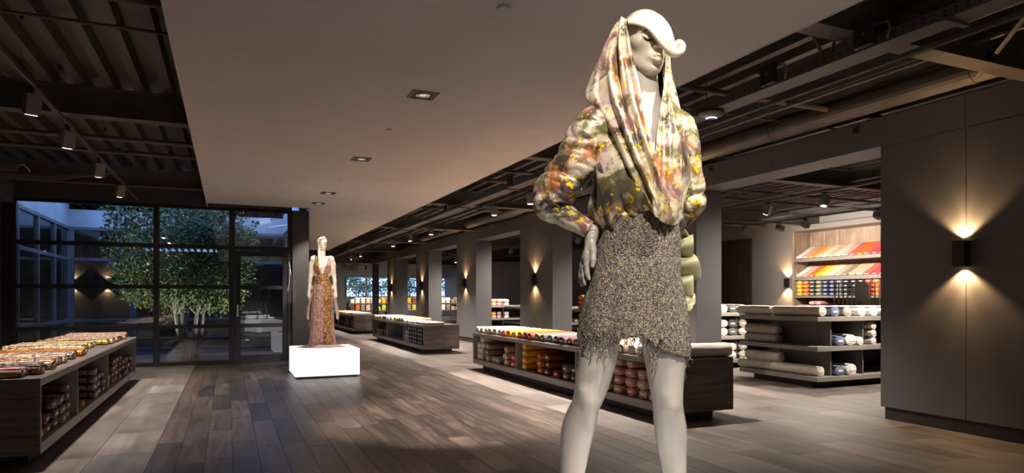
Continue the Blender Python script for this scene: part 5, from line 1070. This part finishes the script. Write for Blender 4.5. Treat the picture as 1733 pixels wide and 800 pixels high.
sleeve([(1032, 196, -.035, 20), (1020, 206, -.02, 33), (1003, 229, -.01, 39), (986, 258, -.008, 39), (968, 285, -.012, 35), (950, 309, -.02, 34), (934, 332, -.03, 33), (934, 350, -.035, 27), (952, 363, -.03, 20.5), (975, 376, -.025, 16.5), (997, 388, -.02, 14)], 150, 90,
       [(.2, .1, .08), (.345, .018, -.10), (.42, .05, .05), (.485, .016, -.09), (.55, .045, .05), (.61, .014, -.08), (.67, .04, .06), (.75, .02, -.06)], .055, 3, mq)
sleeve([(1128, 200, -.06, 20), (1143, 212, -.055, 28), (1154, 240, -.055, 28), (1160, 275, -.06, 26), (1165, 310, -.065, 25), (1168, 335, -.07, 25), (1164, 355, -.08, 22), (1150, 370, -.09, 17), (1138, 376, -.12, 14)], 110, 80,
       [(.3, .1, .08), (.55, .06, .06), (.64, .02, -.14), (.72, .05, .14), (.82, .02, -.1), (.9, .04, .1)], .05, 8, mq)
# hood flowing into the crossed cowl: rows top to bottom, columns from the left inner edge round the back to the right inner edge
W_ = [
 [(1061, 34, .035), (1059, 33, .015), (1057, 33, -.01), (1056, 35, -.035), (1072, 30, -.105), (1100, 34, -.10), (1119, 50, -.05), (1123, 62, -.01), (1124, 70, .01)],
 [(1063, 52, .045), (1054, 50, .03), (1045, 50, .005), (1040, 55, -.03), (1060, 52, -.115), (1104, 55, -.11), (1126, 72, -.05), (1128, 80, -.005), (1127, 84, .015)],
 [(1067, 78, .055), (1052, 78, .045), (1035, 78, .02), (1022, 82, -.025), (1050, 82, -.12), (1106, 84, -.115), (1128, 95, -.05), (1129, 98, .0), (1127, 100, .02)],
 [(1073, 105, .06), (1055, 106, .055), (1031, 107, .03), (1008, 112, -.02), (1045, 115, -.12), (1110, 116, -.11), (1130, 120, -.045), (1129, 120, .01), (1126, 120, .03)],
 [(1080, 132, .075), (1060, 134, .07), (1032, 136, .045), (997, 140, -.02), (1042, 146, -.125), (1115, 146, -.11), (1137, 146, -.035), (1130, 146, .03), (1124, 144, .05)],
 [(1086, 162, .088), (1066, 166, .085), (1038, 169, .06), (993, 166, -.01), (1042, 176, -.12), (1122, 176, -.105), (1145, 174, -.02), (1133, 174, .055), (1120, 170, .07)],
 [(1094, 196, .105), (1076, 202, .107), (1050, 202, .09), (1012, 186, .02), (1045, 200, -.10), (1128, 200, -.095), (1152, 204, .0), (1138, 206, .085), (1115, 200, .095)],
 [(1103, 232, .125), (1088, 242, .13), (1066, 244, .122), (1036, 224, .075), (1046, 215, -.07), (1134, 214, -.08), (1157, 238, .02), (1142, 242, .11), (1111, 236, .12)],
 [(1110, 262, .135), (1102, 280, .14), (1084, 288, .137), (1054, 268, .112), (1050, 228, -.03), (1140, 230, -.06), (1160, 276, .035), (1142, 282, .128), (1109, 272, .138)],
 [(1114, 292, .135), (1112, 312, .138), (1100, 326, .137), (1074, 312, .125), (1056, 244, .0), (1145, 250, -.04), (1160, 314, .04), (1140, 322, .136), (1107, 312, .145)],
 [(1116, 322, .128), (1117, 340, .128), (1110, 350, .126), (1094, 346, .12), (1062, 262, .02), (1148, 280, -.02), (1154, 350, .045), (1135, 358, .13), (1104, 346, .14)],
 [(1117, 345, .12), (1119, 356, .12), (1116, 362, .118), (1108, 362, .114), (1068, 284, .03), (1148, 310, .0), (1148, 374, .04), (1130, 380, .12), (1108, 366, .13)]]
cp = np.array([[Q(*c) for c in row] for row in W_]); G_ = crom(cp, 110); G_ = crom(G_.transpose(1, 0, 2), 180).transpose(1, 0, 2)
v = np.linspace(0, 8, 180)[None]; u = np.linspace(0, 1, 110)[:, None]; n = nrm(G_)
lft = np.exp(-((v - 1.5) / 1.15) ** 4); rgt = np.exp(-((v - 7.1) / .9) ** 4); ed = np.clip(v / .25, 0, 1) * np.clip((8 - v) / .25, 0, 1)
fold = lft * (.011 * np.sin(2 * PI * v * 1.05 + 2.4 * u + .6) + .006 * np.sin(2 * PI * v * 1.9 - 3 * u)) + rgt * (.008 * np.sin(2 * PI * v * 1.2 + 2 * u + 1.0) + .004 * np.sin(2 * PI * v * 2.3 + 5 * u)) + .003 * np.sin(9 * u + 2.2 * v)
groove = -.024 * np.exp(-((v - (1.75 - .55 * u)) / .20) ** 2) * np.exp(-((u - .27) / .17) ** 2)
tocam = np.sign((n * -FW).sum(2)); sgn = np.where(np.abs(v - 4.5) < 2, 1, tocam)
G_ = G_ + n * (sgn * (fold + groove) * ed)[..., None]
cloth('hood', G_, 'floral_light', mq, False, .0035)

for k, y in enumerate((-1.6, -4.9)):
    lb = thing('light_box', f'white light box plinth behind the camera, {ORD[k + 1]} from it', 'light box', (1.3, y, 0), 0, 'light box plinths')
    MB().bbox(-.51, .51, -.52, .52, .03, .46, .006).build('diffuser', 'box_lit', lb); MB().bbox(-.49, .49, -.5, .5, 0, .03, .002).build('base', 'box_base', lb)
# ---------------------------------------------------------------- far mannequin in a long dress on a light box
lb = thing('light_box', 'glowing white light box plinth under the mannequin in the long dress', 'light box', (1.49, 11.42, 0), 0, 'light box plinths')
MB().bbox(-.51, .51, -.52, .52, .03, .46, .006).build('diffuser', 'box_lit', lb); MB().bbox(-.49, .49, -.5, .5, 0, .03, .002).build('base', 'box_base', lb)
m2 = thing('mannequin', 'far mannequin in a long patterned dress standing on the glowing box', 'mannequin', (1.47, 11.42, .4605), PI - math.atan2(1.47, 11.42), 'mannequins')
P = []
for s in (-1, 1):
    P += chain([(s * .085, 0, .98, .085), (s * .09, .01, .78, .075), (s * .092, .02, .56, .052), (s * .095, .0, .50, .048), (s * .098, -.02, .36, .052), (s * .1, -.02, .13, .03), (s * .1, -.01, .09, .03)], .02)
    P += [cone((s * .1, -.02, .07), .03, (s * .105, .07, .03), .026, .02), cone((s * .105, .07, .03), .026, (s * .107, .12, .018), .016, .01)]
    P += chain([(s * .145, -.01, 1.485, .042), (s * .178, -.015, 1.40, .039), (s * .192, -.02, 1.2, .034), (s * .2, .0, 1.12, .032), (s * .215, .03, .93, .023)], .02)
    P += [cone((s * .215, .03, .93), .023, (s * .222, .045, .86), .026, .015), ell((s * .062, .068, 1.36), (.05, .045, .05), k=.04)]
    for d, L in ((-.024, .07), (-.008, .082), (.008, .08), (.024, .068)): P.append(cone((s * .222, .045 + d, .85), .0085, (s * .215, .05 + d * 1.2, .85 - L), .006, .004))
    P.append(cone((s * .215, .06, .89), .011, (s * .198, .09, .83), .007, .006))
P += [ell((0, 0, 1.0), (.15, .115, .13), k=.06), cone((0, 0, 1.02), .115, (0, 0, 1.18), .095, .05), ell((0, .0, 1.3), (.145, .1, .16), k=.06), cone((-.13, -.01, 1.485), .05, (.13, -.01, 1.485), .05, .05), cone((0, -.01, 1.48), .055, (0, -.005, 1.62), .045, .03)]
V, Fc = sdf_mesh(P, .0075); obj('body', V, Fc, 'mannequin_skin', m2, True)
V, Fc = sdf_mesh(head_prims(), .0042); hd2 = obj('head', V + np.array((0, 0.01, 1.76)), Fc, 'mannequin_skin', m2, True)
for s in (-1, 1):
    for zz, r in ((.004, .002), (-.02, .0026)): MB().tube([(s * x, (bvh.ray_cast(Vector((s * x, .3, zz)), Vector((0, -1, 0)))[0]).y + .011, 1.76 + zz + q) for x, q in ((.016, 0), (.028, .002), (.04, .001), (.05, -.003))], r, 5).build('eye_line', 'lash_black', hd2)
V, Fc = sdf_mesh([('ell', (0, -.024, .022), (.0775, .096, .082), None, None, .01, 'add'), ('ell', (.01, .075, -.04), (.07, .06, .085), None, None, .01, 'sub'), ('ell', (.0, -.02, -.09), (.12, .16, .07), None, None, .01, 'sub')] + chain([(-.03, .03, .085, .02), (.03, .07, .06, .02), (.06, .055, .01, .02), (.055, .04, -.06, .02), (.05, .06, -.14, .024), (.045, .09, -.24, .03), (.04, .115, -.36, .034), (.038, .125, -.42, .028), (.038, .125, -.46, .012)], .012), .0045)
obj('long_hair', V + np.array((0, .01, 1.76)), Fc, 'hair_white', m2, True)
def dress_mat(name, cols, sc=70, gold=True):
    m = bpy.data.materials.new(name); m.use_nodes = True; nt = m.node_tree; b = nt.nodes['Principled BSDF']; L = nt.links.new; tc = N(nt, 'ShaderNodeTexCoord')
    v = N(nt, 'ShaderNodeTexVoronoi'); v.inputs['Scale'].default_value = sc; L(tc.outputs['Object'], v.inputs['Vector']); sp = N(nt, 'ShaderNodeSeparateColor'); L(v.outputs['Color'], sp.inputs[0])
    r = ramp(nt, [(i / len(cols), c) for i, c in enumerate(cols)], 'CONSTANT'); L(sp.outputs[0], r.inputs[0]); L(r.outputs[0], b.inputs['Base Color']); b.inputs['Roughness'].default_value = .6; MATS[name] = m
dress_mat('dress_rose', [srgb(150, 96, 84), srgb(190, 154, 142), srgb(104, 62, 60), srgb(168, 124, 112), srgb(206, 184, 172)], 120)
dress_mat('dress_gold', [srgb(150, 110, 30), srgb(96, 64, 36), srgb(190, 150, 50), srgb(120, 60, 50), srgb(170, 130, 110), srgb(150, 100, 88)], 48)
dress_mat('sheer_rose', [srgb(190, 166, 152), srgb(214, 196, 182), srgb(176, 146, 134)], 70)
def ring2(spec, nr, nc, folds=0, seed=1, a0=0, a1=2 * PI, amp=.02):
    S = crom(np.array(spec, float), nr); t = np.linspace(a0, a1, nc, endpoint=(a1 - a0 < 6.2)); G_ = np.zeros((nr, nc, 3)); ph = np.random.default_rng(seed).random(4) * 6
    for i, (z, cx, cy, rx, ry) in enumerate(S):
        s = i / (nr - 1); w = 1 + amp * s * (np.sin(folds * t + ph[0]) + .5 * np.sin(folds * 1.7 * t + ph[1] + 4 * s)) if folds else 1
        G_[i] = np.stack((cx + rx * np.cos(t) * w, cy + ry * np.sin(t) * w, np.full(nc, z)), 1)
    return G_
cloth('dress_skirt', ring2([(1.13, 0, 0, .125, .108), (1.02, 0, 0, .165, .135), (.9, 0, .0, .175, .145), (.6, 0, 0, .185, .15), (.3, 0, -.01, .19, .155), (.08, 0, -.02, .215, .19), (.03, 0, -.03, .24, .22)], 70, 140, 15, 1, amp=.045), 'dress_rose', m2, True)
cloth('dress_waistband', ring2([(1.24, 0, .004, .119, .104), (1.18, 0, .004, .113, .102), (1.11, 0, .004, .132, .116), (1.06, 0, .004, .158, .132)], 24, 80, 6, 2, amp=.02), 'dress_gold', m2, True)
for s in (-1, 1):
    G_ = ring2([(1.235, 0, .004, .121, .106), (1.32, 0, .004, .143, .128), (1.38, 0, .0, .15, .138), (1.44, 0, -.01, .150, .105), (1.5, 0, -.02, .142, .06)], 30, 30, 9, 3, PI / 2 - s * .25 if s > 0 else PI / 2 + .25, (-.3 if s > 0 else PI + .3), .02)
    uu = np.linspace(0, 1, 30)[:, None]; ww = np.linspace(0, 1, 30)[None]; ang0 = .12 + .55 * uu; end = (1.35 - .55 * uu); tt = (PI / 2 - s * (ang0 + (end - ang0) * ww)); S = crom(np.array([(1.235, .123, .112), (1.32, .15, .145), (1.38, .155, .15), (1.44, .150, .12), (1.5, .142, .075)]), 30)
    G_ = np.stack((S[:, 1:2] * np.cos(tt), S[:, 2:3] * np.sin(tt) + .006, np.broadcast_to(S[:, :1], tt.shape)), 2); cloth('bodice', G_, 'dress_rose' if s < 0 else 'dress_gold', m2)
    MB().tube([(s * .1, .075, 1.47), (s * .115, .045, 1.525), (s * .12, -.01, 1.545), (s * .115, -.06, 1.5)], .009, 6).build('strap', 'dress_rose', m2, True)
cloth('front_panel', ring2([(1.06, 0, .004, .170, .145), (.9, 0, .004, .184, .158), (.6, 0, .004, .194, .162), (.3, 0, 0, .2, .168), (.06, 0, -.01, .222, .198)], 50, 40, 15, 1, PI * .52, PI * .80, .03), 'dress_gold', m2)
for s in (-1, 1):
    cloth('side_drape', ring2([(.92, s * .02, -.01, .18, .15), (.75, s * .05, -.02, .185, .15), (.6, s * .08, -.02, .18, .14), (.47, s * .09, -.02, .165, .13)], 30, 40, 9, 5 + s, (-.7 if s > 0 else PI - .7), (.7 if s > 0 else PI + .7), .07), 'sheer_rose', m2)
G_ = ring2([(.06, 0, -.03, .2, .19), (.03, 0, -.02, .27, .24), (.012, 0, .0, .34, .27), (.006, 0, .02, .40, .31)], 16, 140, 11, 9, amp=.10); G_[..., 2] = np.maximum(G_[..., 2], .004); cloth('train', G_, 'sheer_rose', m2, True, .002)
G_ = MB().bbox(-.04, .04, .118, .128, 1.12, 1.19, .01); G_.build('belt_emblem', 'dress_gold', m2)

# ================================================================ BOLTS: the 300 that show largest stay single, the rest become one mass of stock
bpy.context.view_layer.update(); dg = bpy.context.evaluated_depsgraph_get()
def seen_area(t):
    c = [o for o in t.children if o.name.startswith('cloth')][0]; M = c.matrix_world; bb = [M @ Vector(q) for q in c.bound_box]; L = c.bound_box[4][0]; h = c.bound_box[1][2]; w = c.bound_box[2][1]
    P2 = []
    for q in bb:
        d = float(np.dot(np.array(q), FW))
        if d < .5: return 0
        P2.append((866.5 + FPX * float(np.dot(np.array(q), RT)) / d, HOR - (q.z - EYE) / d * FPX))
    xs = [p[0] for p in P2]; ys = [p[1] for p in P2]
    if max(xs) < 0 or min(xs) > 1733 or max(ys) < 0 or min(ys) > 800: return 0
    area = (max(xs) - min(xs)) * (max(ys) - min(ys)); hit = 0; org = Vector((0, 0, EYE)); tot = 0
    for fx in (-.004, .2, .7):
        for sy, sz in ((0, .5), (-.6, .85), (.6, .85)):
            p = M @ Vector((L * fx if fx > 0 else -.006, w * sy, h * sz)); d = (p - org); dist = d.length; d.normalize(); o_ = org.copy(); ok = False; tot += 1
            for _ in range(6):
                r = SC.ray_cast(dg, o_, d)
                if not r[0]: ok = True; break
                if (r[1] - org).length > dist - .03: ok = True; break
                if r[4].parent is t: ok = True; break
                if r[4].name.startswith('pane'): o_ = r[1] + d * .02; continue
                break
            hit += ok
    return area * hit / tot
bolts = [o for o in COL.objects if o.name.startswith('fabric_bolt')]
rank = sorted(((seen_area(o), i) for i, o in enumerate(bolts)), reverse=True)
STATS = [sum(a > 0 for a, _ in rank), rank[min(299, len(rank) - 1)][0]]
keep = {i for a, i in rank[:300] if a > 0}
vs = []; fs = []; mi = []; ms = []
for i, t in enumerate(bolts):
    if i in keep: continue
    c = [o for o in t.children if o.name.startswith('cloth')][0]; M = c.matrix_world; m = c.material_slots[0].material
    if m not in ms: ms.append(m)
    b = len(vs); vs += [tuple(M @ v.co) for v in c.data.vertices]; fs += [tuple(b + k for k in p.vertices) for p in c.data.polygons]; mi += [ms.index(m)] * len(c.data.polygons)
    for o in list(t.children): bpy.data.objects.remove(o)
    bpy.data.objects.remove(t)
if vs:
    me = bpy.data.meshes.new('stock_fabric'); me.from_pydata(vs, [], fs); me.update()
    for m in ms: me.materials.append(m)
    me.polygons.foreach_set('material_index', mi); me.shade_smooth()
    o = bpy.data.objects.new('stock_fabric', me); COL.objects.link(o); tag(o, 'many further fabric bolts deep in shelves and behind nearer ones', 'fabric', None, 'stuff')
print('BOLTS seen', STATS, 'kept', len(keep), 'of', len(bolts))
